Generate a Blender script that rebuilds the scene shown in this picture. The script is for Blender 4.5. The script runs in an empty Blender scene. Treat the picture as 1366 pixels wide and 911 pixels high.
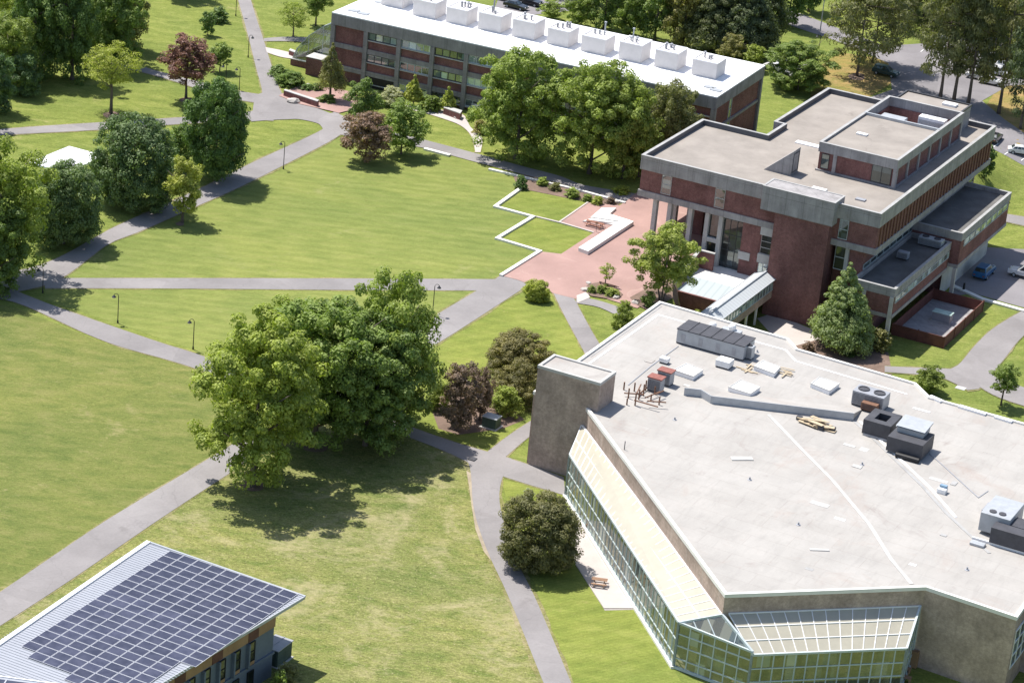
import bpy, math, random
import numpy as np
from mathutils import Vector
random.seed(7); RS=np.random.RandomState(11)
scene=bpy.context.scene; COL=scene.collection
# ------------------------------------------------------------------ camera model
FPX=3573.0; PITCH=math.radians(22.585); ROLL=math.radians(5.5135); HC=150.0; AZ=math.radians(-25.4)
fw=np.array([0,math.cos(PITCH),-math.sin(PITCH)]); r0=np.array([1.,0,0]); u0=np.cross(r0,fw)
ri=math.cos(ROLL)*r0+math.sin(ROLL)*u0; up=-math.sin(ROLL)*r0+math.cos(ROLL)*u0
def un(x,y,z=0.0):
    P=(x-683)*ri-(y-455.5)*up+FPX*fw; P=P*(HC-z)/-P[2]
    return np.array([P[0],P[1],z])
def pr(X):
    X=np.array(X,float)-[0,0,HC]; d=X@fw
    return 683+FPX*(X@ri)/d, 455.5-FPX*(X@up)/d
cam_d=bpy.data.cameras.new('camera'); cam=bpy.data.objects.new('camera',cam_d); COL.objects.link(cam)
cam_d.sensor_width=36; cam_d.lens=FPX/1366*36; cam_d.clip_start=1; cam_d.clip_end=6000
from mathutils import Matrix
M=Matrix(((ri[0],up[0],-fw[0]),(ri[1],up[1],-fw[1]),(ri[2],up[2],-fw[2])))
cam.matrix_world=Matrix.Translation((0,0,HC)) @ M.to_4x4(); scene.camera=cam
# building grid
GU=np.array([math.cos(AZ),math.sin(AZ)]); GV=np.array([-math.sin(AZ),math.cos(AZ)])
GO=un(857,207,13.6)[:2]
def W(u,v,z=0.0):
    p=GO+u*GU+v*GV; return np.array([p[0],p[1],z])
def UV(x,y,z=0.0):
    d=un(x,y,z)[:2]-GO; return float(d@GU),float(d@GV)
# ------------------------------------------------------------------ terrain
def sstep(t): t=np.clip(t,0,1); return t*t*(3-2*t)
def terr_uv(u,v):
    c=np.interp(v,[-300,-74,-58,-50,-44,-24,-18,-12,-11,1.5,3.5,60,130],[110,110,40,33,21,18.5,16.5,14.0,13.4,13.6,30,36,40])
    w=np.interp(v,[-300,-74,-58,-50,-44,-2,2,60,130],[16,16,10,6,2.5,2.0,2.0,8,20])
    amp=7*(1-sstep((v-58)/50))
    return -amp*sstep((u-c)/w+0.5)
def terr(x,y):
    dx=x-GO[0]; dy=y-GO[1]
    return terr_uv(dx*GU[0]+dy*GU[1], dx*GV[0]+dy*GV[1])
def G(px,py,dz=0.0):
    z=0.0; best=None
    a,b=-9.0,2.0
    fa=lambda z:(lambda P:z-float(terr(P[0],P[1])))(un(px,py,z))
    for _ in range(40):
        m=(a+b)/2
        if fa(m)>0: b=m
        else: a=m
    P=un(px,py,(a+b)/2); P[2]+=dz; return P
# ------------------------------------------------------------------ objects
def tag(o,label=None,cat=None,group=None,kind=None):
    if label: o['label']=label
    if cat: o['category']=cat
    if group: o['group']=group
    if kind: o['kind']=kind
    return o
def thing(name,label,cat,loc=(0,0,0),rz=0.0,group=None):
    o=bpy.data.objects.new(name,None); COL.objects.link(o); o.empty_display_size=.5
    o.location=tuple(float(t) for t in loc); o.rotation_euler=(0,0,rz)
    return tag(o,label,cat,group)
class MB:
    def __init__(s): s.v=[]; s.f=[]; s.m=[]; s.cm=0
    def quad(s,*p):
        n=len(s.v); s.v+= [tuple(map(float,q)) for q in p]; s.f.append(tuple(range(n,n+len(p)))); s.m.append(s.cm)
        return s
    def box(s,x0,x1,y0,y1,z0,z1):
        n=len(s.v)
        s.v+=[(x0,y0,z0),(x1,y0,z0),(x1,y1,z0),(x0,y1,z0),(x0,y0,z1),(x1,y0,z1),(x1,y1,z1),(x0,y1,z1)]
        for f in ((3,2,1,0),(4,5,6,7),(0,1,5,4),(1,2,6,5),(2,3,7,6),(3,0,4,7)):
            s.f.append(tuple(n+i for i in f)); s.m.append(s.cm)
        return s
    def prism(s,poly,z0,z1):
        n=len(s.v);k=len(poly)
        z0s=z0 if hasattr(z0,'__len__') else [z0]*k; z1s=z1 if hasattr(z1,'__len__') else [z1]*k
        s.v+=[(p[0],p[1],z0s[i]) for i,p in enumerate(poly)]+[(p[0],p[1],z1s[i]) for i,p in enumerate(poly)]
        s.f.append(tuple(n+k-1-i for i in range(k))); s.f.append(tuple(n+k+i for i in range(k)))
        for i in range(k):
            j=(i+1)%k; s.f.append((n+i,n+j,n+k+j,n+k+i))
        s.m+=[s.cm]*(k+2); return s
    def ring(s,poly,t,z0,z1):
        q=inset(poly,t); k=len(poly)
        for i in range(k):
            j=(i+1)%k
            s.prism([poly[i],poly[j],q[j],q[i]],z0,z1)
        return s
    def beam(s,a,b,w,h=None,upv=(0,0,1)):
        h=h or w; a=Vector(a);b=Vector(b);d=(b-a).normalized();U=Vector(upv)
        if abs(d.dot(U))>.98: U=Vector((1,0,0))
        r=d.cross(U).normalized()*(w/2); t=r.cross(d).normalized()*(h/2)
        n=len(s.v)
        for p in (a,b):
            for c in ((-1,-1),(1,-1),(1,1),(-1,1)): s.v.append(tuple(p+r*c[0]+t*c[1]))
        for f in ((0,1,2,3),(7,6,5,4),(0,4,5,1),(1,5,6,2),(2,6,7,3),(3,7,4,0)):
            s.f.append(tuple(n+i for i in f)); s.m.append(s.cm)
        return s
    def tube(s,pts,rad,seg=8,cap=True):
        pts=[Vector(p) for p in pts]; n0=len(s.v)
        for i,p in enumerate(pts):
            d=(pts[min(i+1,len(pts)-1)]-pts[max(i-1,0)]).normalized()
            a=Vector((0,0,1)) if abs(d.z)<.9 else Vector((1,0,0))
            x=d.cross(a).normalized(); y=x.cross(d).normalized(); r=rad[i] if hasattr(rad,'__len__') else rad
            for k in range(seg):
                t=2*math.pi*k/seg; s.v.append(tuple(p+x*(r*math.cos(t))+y*(r*math.sin(t))))
        for i in range(len(pts)-1):
            for k in range(seg):
                a=n0+i*seg+k; b=n0+i*seg+(k+1)%seg
                s.f.append((a,b,b+seg,a+seg)); s.m.append(s.cm)
        if cap:
            s.f.append(tuple(n0+k for k in range(seg))); s.f.append(tuple(n0+(len(pts)-1)*seg+k for k in reversed(range(seg)))); s.m+=[s.cm]*2
        return s
    def lathe(s,prof,c=(0,0,0),seg=16):
        n0=len(s.v)
        for r,z in prof:
            for k in range(seg):
                t=2*math.pi*k/seg; s.v.append((c[0]+r*math.cos(t),c[1]+r*math.sin(t),c[2]+z))
        for i in range(len(prof)-1):
            for k in range(seg):
                a=n0+i*seg+k;b=n0+i*seg+(k+1)%seg; s.f.append((a,b,b+seg,a+seg)); s.m.append(s.cm)
        return s
    def build(s,name,mat,parent=None,smooth=False,bevel=0):
        me=bpy.data.meshes.new(name); me.from_pydata(s.v,[],s.f); me.update()
        mats=mat if isinstance(mat,(list,tuple)) else [mat]
        for m in mats: me.materials.append(m)
        if len(mats)>1:
            me.polygons.foreach_set('material_index',s.m)
        if smooth: me.polygons.foreach_set('use_smooth',[True]*len(me.polygons))
        import bmesh
        bm=bmesh.new(); bm.from_mesh(me); bmesh.ops.recalc_face_normals(bm,faces=bm.faces) if len(bm.faces)<20000 else None
        bm.to_mesh(me); bm.free()
        o=bpy.data.objects.new(name,me); COL.objects.link(o)
        if parent: o.parent=parent
        if bevel:
            md=o.modifiers.new('bevel','BEVEL'); md.width=bevel; md.segments=2; md.limit_method='ANGLE'
        return o
def inset(poly,d):
    k=len(poly); out=[]
    for i in range(k):
        p0=np.array(poly[i-1],float);p1=np.array(poly[i],float);p2=np.array(poly[(i+1)%k],float)
        e1=(p1-p0)/np.linalg.norm(p1-p0);e2=(p2-p1)/np.linalg.norm(p2-p1)
        n1=np.array([-e1[1],e1[0]]);n2=np.array([-e2[1],e2[0]])
        m=n1+n2; m=m/max(.3,(1+n1@n2)); out.append(tuple(p1+m*d))
    return out
# ------------------------------------------------------------------ materials
def newmat(name):
    m=bpy.data.materials.new(name); m.use_nodes=True; nt=m.node_tree; b=nt.nodes['Principled BSDF']; return m,nt,b
def pos_node(nt,obj=False):
    if obj: return nt.nodes.new('ShaderNodeTexCoord').outputs['Object']
    return nt.nodes.new('ShaderNodeNewGeometry').outputs['Position']
def noise(nt,vec,scale,detail=4,rough=.55,dist=0,stretch=None,rot=0):
    if stretch or rot:
        mp=nt.nodes.new('ShaderNodeMapping'); mp.inputs['Rotation'].default_value=(0,0,rot)
        mp.inputs['Scale'].default_value=stretch or (1,1,1); nt.links.new(vec,mp.inputs[0]); vec=mp.outputs[0]
    n=nt.nodes.new('ShaderNodeTexNoise'); n.inputs['Scale'].default_value=scale; n.inputs['Detail'].default_value=detail
    n.inputs['Roughness'].default_value=rough; n.inputs['Distortion'].default_value=dist; nt.links.new(vec,n.inputs['Vector'])
    return n.outputs['Fac']
def ramp(nt,fac,stops):
    r=nt.nodes.new('ShaderNodeValToRGB'); e=r.color_ramp.elements
    while len(e)<len(stops): e.new(.5)
    for i,(p,c) in enumerate(stops): e[i].position=p; e[i].color=(c[0],c[1],c[2],1) if hasattr(c,'__len__') else (c,c,c,1)
    nt.links.new(fac,r.inputs[0]); return r.outputs[0]
def mix(nt,a,b,fac,mode='MIX'):
    m=nt.nodes.new('ShaderNodeMix'); m.data_type='RGBA'; m.blend_type=mode
    for s,v in ((m.inputs[6],a),(m.inputs[7],b)):
        if hasattr(v,'links') or hasattr(v,'is_linked'): nt.links.new(v,s)
        else: s.default_value=(v[0],v[1],v[2],1)
    if hasattr(fac,'is_linked'): nt.links.new(fac,m.inputs[0])
    else: m.inputs[0].default_value=fac
    return m.outputs[2]
def bump(nt,b,h,strength=.3,dist=.1):
    n=nt.nodes.new('ShaderNodeBump'); n.inputs['Strength'].default_value=strength; n.inputs['Distance'].default_value=dist
    nt.links.new(h,n.inputs['Height']); nt.links.new(n.outputs[0],b.inputs['Normal'])
def surf(name,c,rough=.8,var=.25,scale=.6,scale2=6,metal=0,spec=.3,bmp=0,stain=None):
    m,nt,b=newmat(name); p=pos_node(nt)
    n1=noise(nt,p,scale,5,.6); n2=noise(nt,p,scale2,3,.6)
    lo=tuple(x*(1-var) for x in c); hi=tuple(min(1,x*(1+var)) for x in c)
    col=ramp(nt,n1,[(.3,lo),(.7,hi)])
    col=mix(nt,col,ramp(nt,n2,[(.3,1-var*.6),(.7,1+var*.0+.0)]),1,'MULTIPLY')
    if stain:
        s=ramp(nt,noise(nt,p,stain[1],5,.7,1.0),[(stain[2],0),(min(1,stain[2]+.12),1)])
        col=mix(nt,col,stain[0],s)
    nt.links.new(col,b.inputs['Base Color']); b.inputs['Roughness'].default_value=rough; b.inputs['Metallic'].default_value=metal
    b.inputs['Specular IOR Level'].default_value=spec
    if bmp: bump(nt,b,n2,bmp,.05)
    return m
def brick(name,c1,c2,mort):
    m,nt,b=newmat(name); p=pos_node(nt,True)
    # courses from height, joints from horizontal run
    sx=nt.nodes.new('ShaderNodeSeparateXYZ'); nt.links.new(p,sx.inputs[0])
    ad=nt.nodes.new('ShaderNodeMath'); ad.operation='ADD'; nt.links.new(sx.outputs[0],ad.inputs[0]); nt.links.new(sx.outputs[1],ad.inputs[1])
    cb=nt.nodes.new('ShaderNodeCombineXYZ'); nt.links.new(ad.outputs[0],cb.inputs[0]); nt.links.new(sx.outputs[2],cb.inputs[1])
    bt=nt.nodes.new('ShaderNodeTexBrick'); nt.links.new(cb.outputs[0],bt.inputs[0])
    bt.inputs['Color1'].default_value=(*c1,1); bt.inputs['Color2'].default_value=(*c2,1); bt.inputs['Mortar'].default_value=(*mort,1)
    bt.inputs['Scale'].default_value=2.2; bt.inputs['Mortar Size'].default_value=.012; bt.inputs['Brick Width'].default_value=.5; bt.inputs['Row Height'].default_value=.17
    bt.inputs['Bias'].default_value=0
    n=noise(nt,pos_node(nt),.35,5,.65); n2=noise(nt,pos_node(nt),2.5,3,.6)
    col=mix(nt,bt.outputs[0],ramp(nt,n,[(.3,.72),(.7,1.2)]),1,'MULTIPLY')
    col=mix(nt,col,ramp(nt,n2,[(.3,.8),(.7,1.1)]),1,'MULTIPLY')
    stk=ramp(nt,noise(nt,pos_node(nt),.9,5,.7,0,(1.3,1.3,.10)),[(.32,.90),(.55,1.03)]); col=mix(nt,col,stk,1,'MULTIPLY')
    nt.links.new(col,b.inputs['Base Color']); b.inputs['Roughness'].default_value=.9; b.inputs['Specular IOR Level'].default_value=.15
    return m
def glassy(name,c,refl=.35,rough=.03,var=.5):
    m,nt,b=newmat(name); p=pos_node(nt)
    sn=nt.nodes.new('ShaderNodeVectorMath'); sn.operation='SNAP'; sn.inputs[1].default_value=(1.35,1.35,1.5); nt.links.new(pos_node(nt,True),sn.inputs[0])
    wn=nt.nodes.new('ShaderNodeTexWhiteNoise'); nt.links.new(sn.outputs[0],wn.inputs['Vector'])
    col=ramp(nt,wn.outputs['Value'],[(.0,tuple(x*(1-var) for x in c)),(.6,c),(.8,tuple(min(.6,x*2.2) for x in c)),(1,tuple(min(.7,x*4.5+.02) for x in c))])
    nt.links.new(col,b.inputs['Base Color']); b.inputs['Roughness'].default_value=.35
    g=nt.nodes.new('ShaderNodeBsdfGlossy'); g.inputs['Roughness'].default_value=rough; g.inputs['Color'].default_value=(.85,.95,.95,1)
    mx=nt.nodes.new('ShaderNodeMixShader'); mx.inputs[0].default_value=refl
    nt.links.new(b.outputs[0],mx.inputs[1]); nt.links.new(g.outputs[0],mx.inputs[2])
    nt.links.new(mx.outputs[0],nt.nodes['Material Output'].inputs[0]); return m
def clearglass(name,tint,refl=.3,tr=.7):
    m,nt,b=newmat(name)
    t=nt.nodes.new('ShaderNodeBsdfTransparent'); t.inputs[0].default_value=(*tint,1)
    g=nt.nodes.new('ShaderNodeBsdfGlossy'); g.inputs['Roughness'].default_value=.02; g.inputs['Color'].default_value=(.9,.97,.97,1)
    sn=nt.nodes.new('ShaderNodeVectorMath'); sn.operation='SNAP'; sn.inputs[1].default_value=(1.2,1.2,1.8); nt.links.new(pos_node(nt,True),sn.inputs[0])
    wn=nt.nodes.new('ShaderNodeTexWhiteNoise'); nt.links.new(sn.outputs[0],wn.inputs['Vector'])
    nt.links.new(ramp(nt,wn.outputs['Color'],[(.2,(.08,.11,.10)),(.45,(.30,.27,.16)),(.65,(.20,.26,.22)),(.9,(.5,.55,.52))]),b.inputs['Base Color'])
    m1=nt.nodes.new('ShaderNodeMixShader'); nt.links.new(ramp(nt,wn.outputs['Value'],[(0,tr),(.5,tr*.85),(1,tr*.45)]),m1.inputs[0]); nt.links.new(b.outputs[0],m1.inputs[1]); nt.links.new(t.outputs[0],m1.inputs[2])
    m2=nt.nodes.new('ShaderNodeMixShader'); m2.inputs[0].default_value=refl; nt.links.new(m1.outputs[0],m2.inputs[1]); nt.links.new(g.outputs[0],m2.inputs[2])
    nt.links.new(m2.outputs[0],nt.nodes['Material Output'].inputs[0]); return m
def grass(name,cols,dry,dryamt,streak_rot=.4,mow=0,fine=.35):
    m,nt,b=newmat(name); p=pos_node(nt)
    big=noise(nt,p,.035,4,.6,.6); mid=noise(nt,p,.22,5,.65,.4,(1,2.2,1),streak_rot); fn=noise(nt,p,1.6,4,.7,0,(1,1.8,1),streak_rot); ff=noise(nt,p,5,3,.6)
    col=ramp(nt,mid,[(.34,cols[0]),(.5,cols[1]),(.66,cols[2])])
    col=mix(nt,col,ramp(nt,big,[(.35,(.85,.9,.85)),(.65,(1.12,1.08,1.0))]),1,'MULTIPLY')
    col=mix(nt,col,ramp(nt,fn,[(.25,1-fine),(.75,1+fine*.6)]),1,'MULTIPLY')
    col=mix(nt,col,ramp(nt,ff,[(.3,1-fine*.7),(.7,1+fine*.4)]),1,'MULTIPLY')
    if mow:
        mp=nt.nodes.new('ShaderNodeMapping'); mp.inputs['Rotation'].default_value=(0,0,mow); nt.links.new(p,mp.inputs[0])
        for sc,a in ((.55,.045),(.13,.05)):
            w=nt.nodes.new('ShaderNodeTexWave'); w.inputs['Scale'].default_value=sc; w.inputs['Distortion'].default_value=2.5; w.inputs['Detail'].default_value=2; w.bands_direction='Y'
            w.inputs['Detail Scale'].default_value=.4
            nt.links.new(mp.outputs[0],w.inputs[0]); col=mix(nt,col,ramp(nt,w.outputs['Fac'],[(0,1-a),(1,1+a)]),1,'MULTIPLY')
    d1=noise(nt,p,.09,6,.7,.8); d2=noise(nt,p,.8,8,.78,.5,(1,2,1),streak_rot)
    mu=nt.nodes.new('ShaderNodeMath'); mu.operation='MULTIPLY_ADD'; nt.links.new(d2,mu.inputs[0]); mu.inputs[1].default_value=.55
    nt.links.new(d1,mu.inputs[2])
    f=ramp(nt,mu.outputs[0],[(.98-dryamt*.5,0),(1.12-dryamt*.3,1)])
    fm=nt.nodes.new('ShaderNodeMath'); fm.operation='MULTIPLY'; nt.links.new(f,fm.inputs[0]); fm.inputs[1].default_value=.75
    col=mix(nt,col,dry,fm.outputs[0])
    fl=noise(nt,p,2.6,2,.8); fk=ramp(nt,fl,[(.60,0),(.70,min(1,dryamt*1.5))]); col=mix(nt,col,tuple(x*1.15 for x in dry),fk)
    dk=ramp(nt,noise(nt,p,1.3,3,.8,1.0),[(.30,1-dryamt*1.1),(.40,1)]); col=mix(nt,col,dk,1,'MULTIPLY')
    nt.links.new(col,b.inputs['Base Color']); b.inputs['Roughness'].default_value=1; b.inputs['Specular IOR Level'].default_value=.1
    bump(nt,b,fn,.6,.25)
    return m
def leafmat(name,c,var=.3,trans=.36):
    m,nt,b=newmat(name)
    p=pos_node(nt); n=noise(nt,p,.45,3,.6); n2=noise(nt,p,3.5,2,.5)
    oi=nt.nodes.new('ShaderNodeObjectInfo')
    col=ramp(nt,n,[(.3,tuple(x*(1-var) for x in c)),(.7,(c[0]*(1+var*1.3),c[1]*(1+var),c[2]*(1+var*.4)))])
    col=mix(nt,col,ramp(nt,n2,[(.3,.7),(.7,1.25)]),1,'MULTIPLY')
    col=mix(nt,col,ramp(nt,oi.outputs['Random'],[(0,(.86,.92,.95)),(1,(1.14,1.06,.95))]),1,'MULTIPLY')
    nt.links.new(col,b.inputs['Base Color']); b.inputs['Roughness'].default_value=.55; b.inputs['Specular IOR Level'].default_value=.3
    t=nt.nodes.new('ShaderNodeBsdfTranslucent'); tc=mix(nt,col,(1.0,1.15,.4),1,'MULTIPLY'); nt.links.new(tc,t.inputs[0])
    mx=nt.nodes.new('ShaderNodeMixShader'); mx.inputs[0].default_value=trans
    nt.links.new(b.outputs[0],mx.inputs[1]); nt.links.new(t.outputs[0],mx.inputs[2]); nt.links.new(mx.outputs[0],nt.nodes['Material Output'].inputs[0])
    return m
MT={}
MT['conc']=surf('concrete',(.375,.357,.357),.9,.18,.5,5,stain=((.30,.28,.27),.25,.6))
MT['conc_l']=surf('pale_concrete',(.50,.49,.47),.9,.15,.5,5)
MT['conc_s']=surf('grey_concrete',(.30,.285,.285),.9,.18,.5,5,stain=((.23,.215,.21),.25,.6))
MT['boxcream']=surf('cream_roof_box',(.66,.63,.62),.7,.06,.8,6)
MT['coping']=surf('coping',(.38,.375,.37),.7,.15,.6,5)
MT['brick']=brick('red_brick',(.245,.108,.100),(.190,.086,.080),(.28,.20,.18))
MT['brickd']=brick('brown_brick',(.47,.365,.305),(.395,.305,.255),(.45,.38,.33))
MT['gravel']=surf('roof_gravel',(.315,.282,.252),.95,.14,.25,8,stain=((.22,.195,.175),.16,.6))
MT['gravel_shade']=surf('shaded_roof_gravel',(.15,.145,.14),.95,.25,.3,8)  # gravel darkened to paint in the main block's shade on the lower roofs
MT['membrane']=surf('roof_membrane',(.405,.385,.362),.85,.09,.18,4,stain=((.33,.30,.28),.13,.60))
MT['whiteroof']=surf('white_roof',(.86,.86,.87),.6,.05,.2,4)
MT['white']=surf('white_paint',(.80,.80,.80),.6,.06,.8,6)
MT['cream']=surf('cream_glazing',(.44,.41,.33),.35,.07,.5,3,spec=.5)
MT['frame']=surf('window_frame',(.52,.58,.60),.5,.1,1,5)
MT['framed']=surf('dark_frame',(.07,.07,.075),.5,.1,1,5)
MT['glass']=glassy('window_glass',(.035,.06,.06),.2)
MT['glassp']=glassy('window_glass_pale',(.20,.27,.27),.25,var=.7)
MT['glassd']=glassy('dark_glass',(.012,.018,.02),.10)
MT['clear']=clearglass('clear_glass',(.85,.92,.88),.17,.72)
MT['metal']=surf('grey_metal',(.36,.37,.40),.5,.12,1,5,metal=.2)
MT['metal_l']=surf('pale_metal',(.42,.44,.465),.45,.1,1,5,metal=.1)
MT['metal_d']=surf('dark_metal',(.075,.075,.085),.6,.15,1,5)
MT['black']=surf('black_metal',(.02,.02,.022),.5,.1,1,5)
MT['rust']=surf('rusty_pipe',(.22,.12,.08),.9,.2,2,8)
MT['redtop']=surf('red_rusted_metal',(.28,.11,.09),.7,.2,2,8)
MT['asphalt']=surf('path_asphalt',(.272,.254,.252),.95,.14,.12,3,bmp=.1,stain=((.225,.208,.205),.14,.58))
MT['asphalt2']=surf('lot_asphalt',(.24,.225,.235),.95,.14,.1,3)
MT['plaza']=surf('brick_paving',(.375,.240,.212),.9,.14,.12,5,stain=((.45,.31,.27),.12,.58))
MT['pale']=surf('pale_paving',(.50,.45,.42),.9,.1,.2,4)
MT['soil']=surf('mulch',(.20,.14,.11),1,.25,.4,5)
MT['stone']=surf('boulder',(.52,.48,.44),.9,.15,1,5)
MT['whitestone']=surf('white_stone',(.78,.76,.72),.8,.06,.6,5)
MT['bark']=surf('bark',(.16,.13,.11),.95,.25,.8,6)
MT['wood']=surf('weathered_wood',(.33,.20,.13),.8,.2,1.5,6)
MT['woodl']=surf('new_lumber',(.52,.42,.29),.8,.12,1.5,6)
MT['woodcl']=surf('wood_cladding',(.33,.205,.115),.7,.2,.3,3)
MT['bluecl']=surf('slate_cladding',(.13,.16,.205),.7,.15,.3,3)
MT['fence']=surf('redwood_fence',(.17,.07,.055),.85,.2,.8,6)
MT['tyre']=surf('tyre',(.02,.02,.02),.9,.1)
MT['pvframe']=surf('panel_frame',(.50,.51,.55),.4,.05)
MT['seam']=surf('seam_metal_roof',(.36,.375,.42),.45,.06,.3,4,metal=.1)
MT['shade_metal']=surf('dark_shade_metal',(.10,.105,.12),.6,.1)  # dark metal, with parapet shade put into its colour
MT['slot']=surf('rusty_louvre',(.19,.095,.065),.85,.2,.5,5)
MT['dirt']=surf('dry_dirt',(.36,.30,.22),1,.2,.5,4)
def streaks(m,joint=3.0,jr=2.6):
    nt=m.node_tree; b=nt.nodes['Principled BSDF']; c=b.inputs['Base Color'].links[0].from_socket
    c=mix(nt,c,ramp(nt,noise(nt,pos_node(nt),.8,6,.75,0,(1.5,1.5,.09)),[(.35,.82),(.58,1.04)]),1,'MULTIPLY')
    sx=nt.nodes.new('ShaderNodeSeparateXYZ'); nt.links.new(pos_node(nt,True),sx.inputs[0])
    ad=nt.nodes.new('ShaderNodeMath'); ad.operation='ADD'; nt.links.new(sx.outputs[0],ad.inputs[0]); nt.links.new(sx.outputs[1],ad.inputs[1])
    cb=nt.nodes.new('ShaderNodeCombineXYZ'); nt.links.new(ad.outputs[0],cb.inputs[0]); nt.links.new(sx.outputs[2],cb.inputs[1])
    bt=nt.nodes.new('ShaderNodeTexBrick'); nt.links.new(cb.outputs[0],bt.inputs[0]); bt.offset=0; bt.inputs['Scale'].default_value=1; bt.inputs['Brick Width'].default_value=joint; bt.inputs['Row Height'].default_value=jr
    bt.inputs['Color1'].default_value=(1,1,1,1); bt.inputs['Color2'].default_value=(.93,.93,.93,1); bt.inputs['Mortar'].default_value=(.66,.66,.66,1); bt.inputs['Mortar Size'].default_value=.035
    nt.links.new(mix(nt,c,bt.outputs[0],1,'MULTIPLY'),b.inputs['Base Color'])
streaks(MT['conc']); streaks(MT['conc_s'])
def cracks(m,sc=.16,w=.008,dk=.88):
    nt=m.node_tree; b=nt.nodes['Principled BSDF']; c=b.inputs['Base Color'].links[0].from_socket; p=pos_node(nt)
    wv=nt.nodes.new('ShaderNodeVectorMath'); wv.operation='ADD'; nz=nt.nodes.new('ShaderNodeTexNoise'); nz.inputs['Scale'].default_value=.6; nt.links.new(p,nz.inputs['Vector']); nt.links.new(p,wv.inputs[0]); nt.links.new(nz.outputs['Color'],wv.inputs[1])
    v=nt.nodes.new('ShaderNodeTexVoronoi'); v.feature='DISTANCE_TO_EDGE'; v.inputs['Scale'].default_value=sc; nt.links.new(wv.outputs[0],v.inputs['Vector'])
    c=mix(nt,c,ramp(nt,v.outputs['Distance'],[(0,dk),(w,1)]),1,'MULTIPLY')
    v2=nt.nodes.new('ShaderNodeTexVoronoi'); v2.inputs['Scale'].default_value=.07; nt.links.new(p,v2.inputs['Vector']); sp=nt.nodes.new('ShaderNodeSeparateColor'); nt.links.new(v2.outputs['Color'],sp.inputs[0])
    c=mix(nt,c,ramp(nt,sp.outputs[0],[(0,.93),(1,1.05)]),1,'MULTIPLY'); nt.links.new(c,b.inputs['Base Color'])
cracks(MT['asphalt']); cracks(MT['asphalt2'])
def roofmat():
    m=MT['membrane']; nt=m.node_tree; b=nt.nodes['Principled BSDF']; src=b.inputs['Base Color'].links[0].from_socket
    p=pos_node(nt); mp=nt.nodes.new('ShaderNodeMapping'); mp.inputs['Rotation'].default_value=(0,0,-AZ); nt.links.new(p,mp.inputs[0])
    bt=nt.nodes.new('ShaderNodeTexBrick'); nt.links.new(mp.outputs[0],bt.inputs[0]); bt.inputs['Scale'].default_value=1; bt.inputs['Brick Width'].default_value=9; bt.inputs['Row Height'].default_value=2.9
    bt.inputs['Color1'].default_value=(1,1,1,1); bt.inputs['Color2'].default_value=(.965,.96,.955,1); bt.inputs['Mortar'].default_value=(.90,.885,.875,1); bt.inputs['Mortar Size'].default_value=.07; bt.inputs['Mortar Smooth'].default_value=.6
    c=mix(nt,src,bt.outputs[0],1,'MULTIPLY')
    st=ramp(nt,noise(nt,mp.outputs[0],.35,7,.75,.6,(3.2,.6,1)),[(.50,1),(.62,.93)]); c=mix(nt,c,st,1,'MULTIPLY')
    rb=ramp(nt,noise(nt,p,.11,6,.75,.8),[(.55,0),(.68,.5)]); c=mix(nt,c,(.36,.30,.265),rb)
    nt.links.new(c,b.inputs['Base Color'])
roofmat()
def pvmat():
    m,nt,b=newmat('solar_cells'); n=noise(nt,pos_node(nt),.9,3,.6)
    oi=nt.nodes.new('ShaderNodeObjectInfo')
    c=ramp(nt,n,[(.35,(.042,.045,.074)),(.65,(.068,.071,.108))]); c=mix(nt,c,ramp(nt,oi.outputs['Random'],[(0,.85),(1,1.15)]),1,'MULTIPLY')
    nt.links.new(c,b.inputs['Base Color']); b.inputs['Roughness'].default_value=.25; b.inputs['Specular IOR Level'].default_value=.35; return m
MT['pv']=pvmat()
def ribbed(name,c,scale,axis='X',depth=.15):
    m,nt,b=newmat(name); p=pos_node(nt,True)
    w=nt.nodes.new('ShaderNodeTexWave'); w.bands_direction=axis; w.inputs['Scale'].default_value=scale; nt.links.new(p,w.inputs[0])
    c2=ramp(nt,w.outputs['Fac'],[(0,tuple(x*(1-depth) for x in c)),(.3,c)]); nt.links.new(c2,b.inputs['Base Color']); b.inputs['Roughness'].default_value=.6
    return m
MT['skyroof']=ribbed('bridge_roof_metal',(.52,.545,.56),.35,'Y')
MT['bluegl']=ribbed('pale_blue_glazing',(.40,.455,.47),.25,'X')
GR={}
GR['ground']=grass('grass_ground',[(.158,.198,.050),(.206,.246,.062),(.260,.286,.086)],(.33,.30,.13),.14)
GR['quad']=grass('grass_quad',[(.172,.210,.060),(.206,.240,.070),(.240,.264,.086)],(.27,.27,.11),.14,.05,mow=.05,fine=.16)
GR['field']=grass('grass_field',[(.135,.168,.048),(.178,.200,.060),(.222,.224,.080)],(.31,.27,.13),.20,.5,fine=.25)
GR['meadow']=grass('grass_meadow',[(.155,.195,.056),(.225,.242,.082),(.285,.280,.115)],(.40,.345,.20),.38,.8,fine=.5)
GR['lawn']=grass('grass_lawn',[(.175,.215,.050),(.215,.250,.060),(.255,.280,.076)],(.30,.26,.11),.12,.3,mow=-.6,fine=.2)
GR['verge']=grass('worn_verge',[(.17,.19,.06),(.22,.215,.085),(.29,.25,.13)],(.38,.32,.21),.45)
GR['needles']=grass('pine_needle_ground',[(.20,.20,.06),(.27,.23,.08),(.36,.25,.10)],(.40,.26,.13),.5)
LM={}
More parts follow.
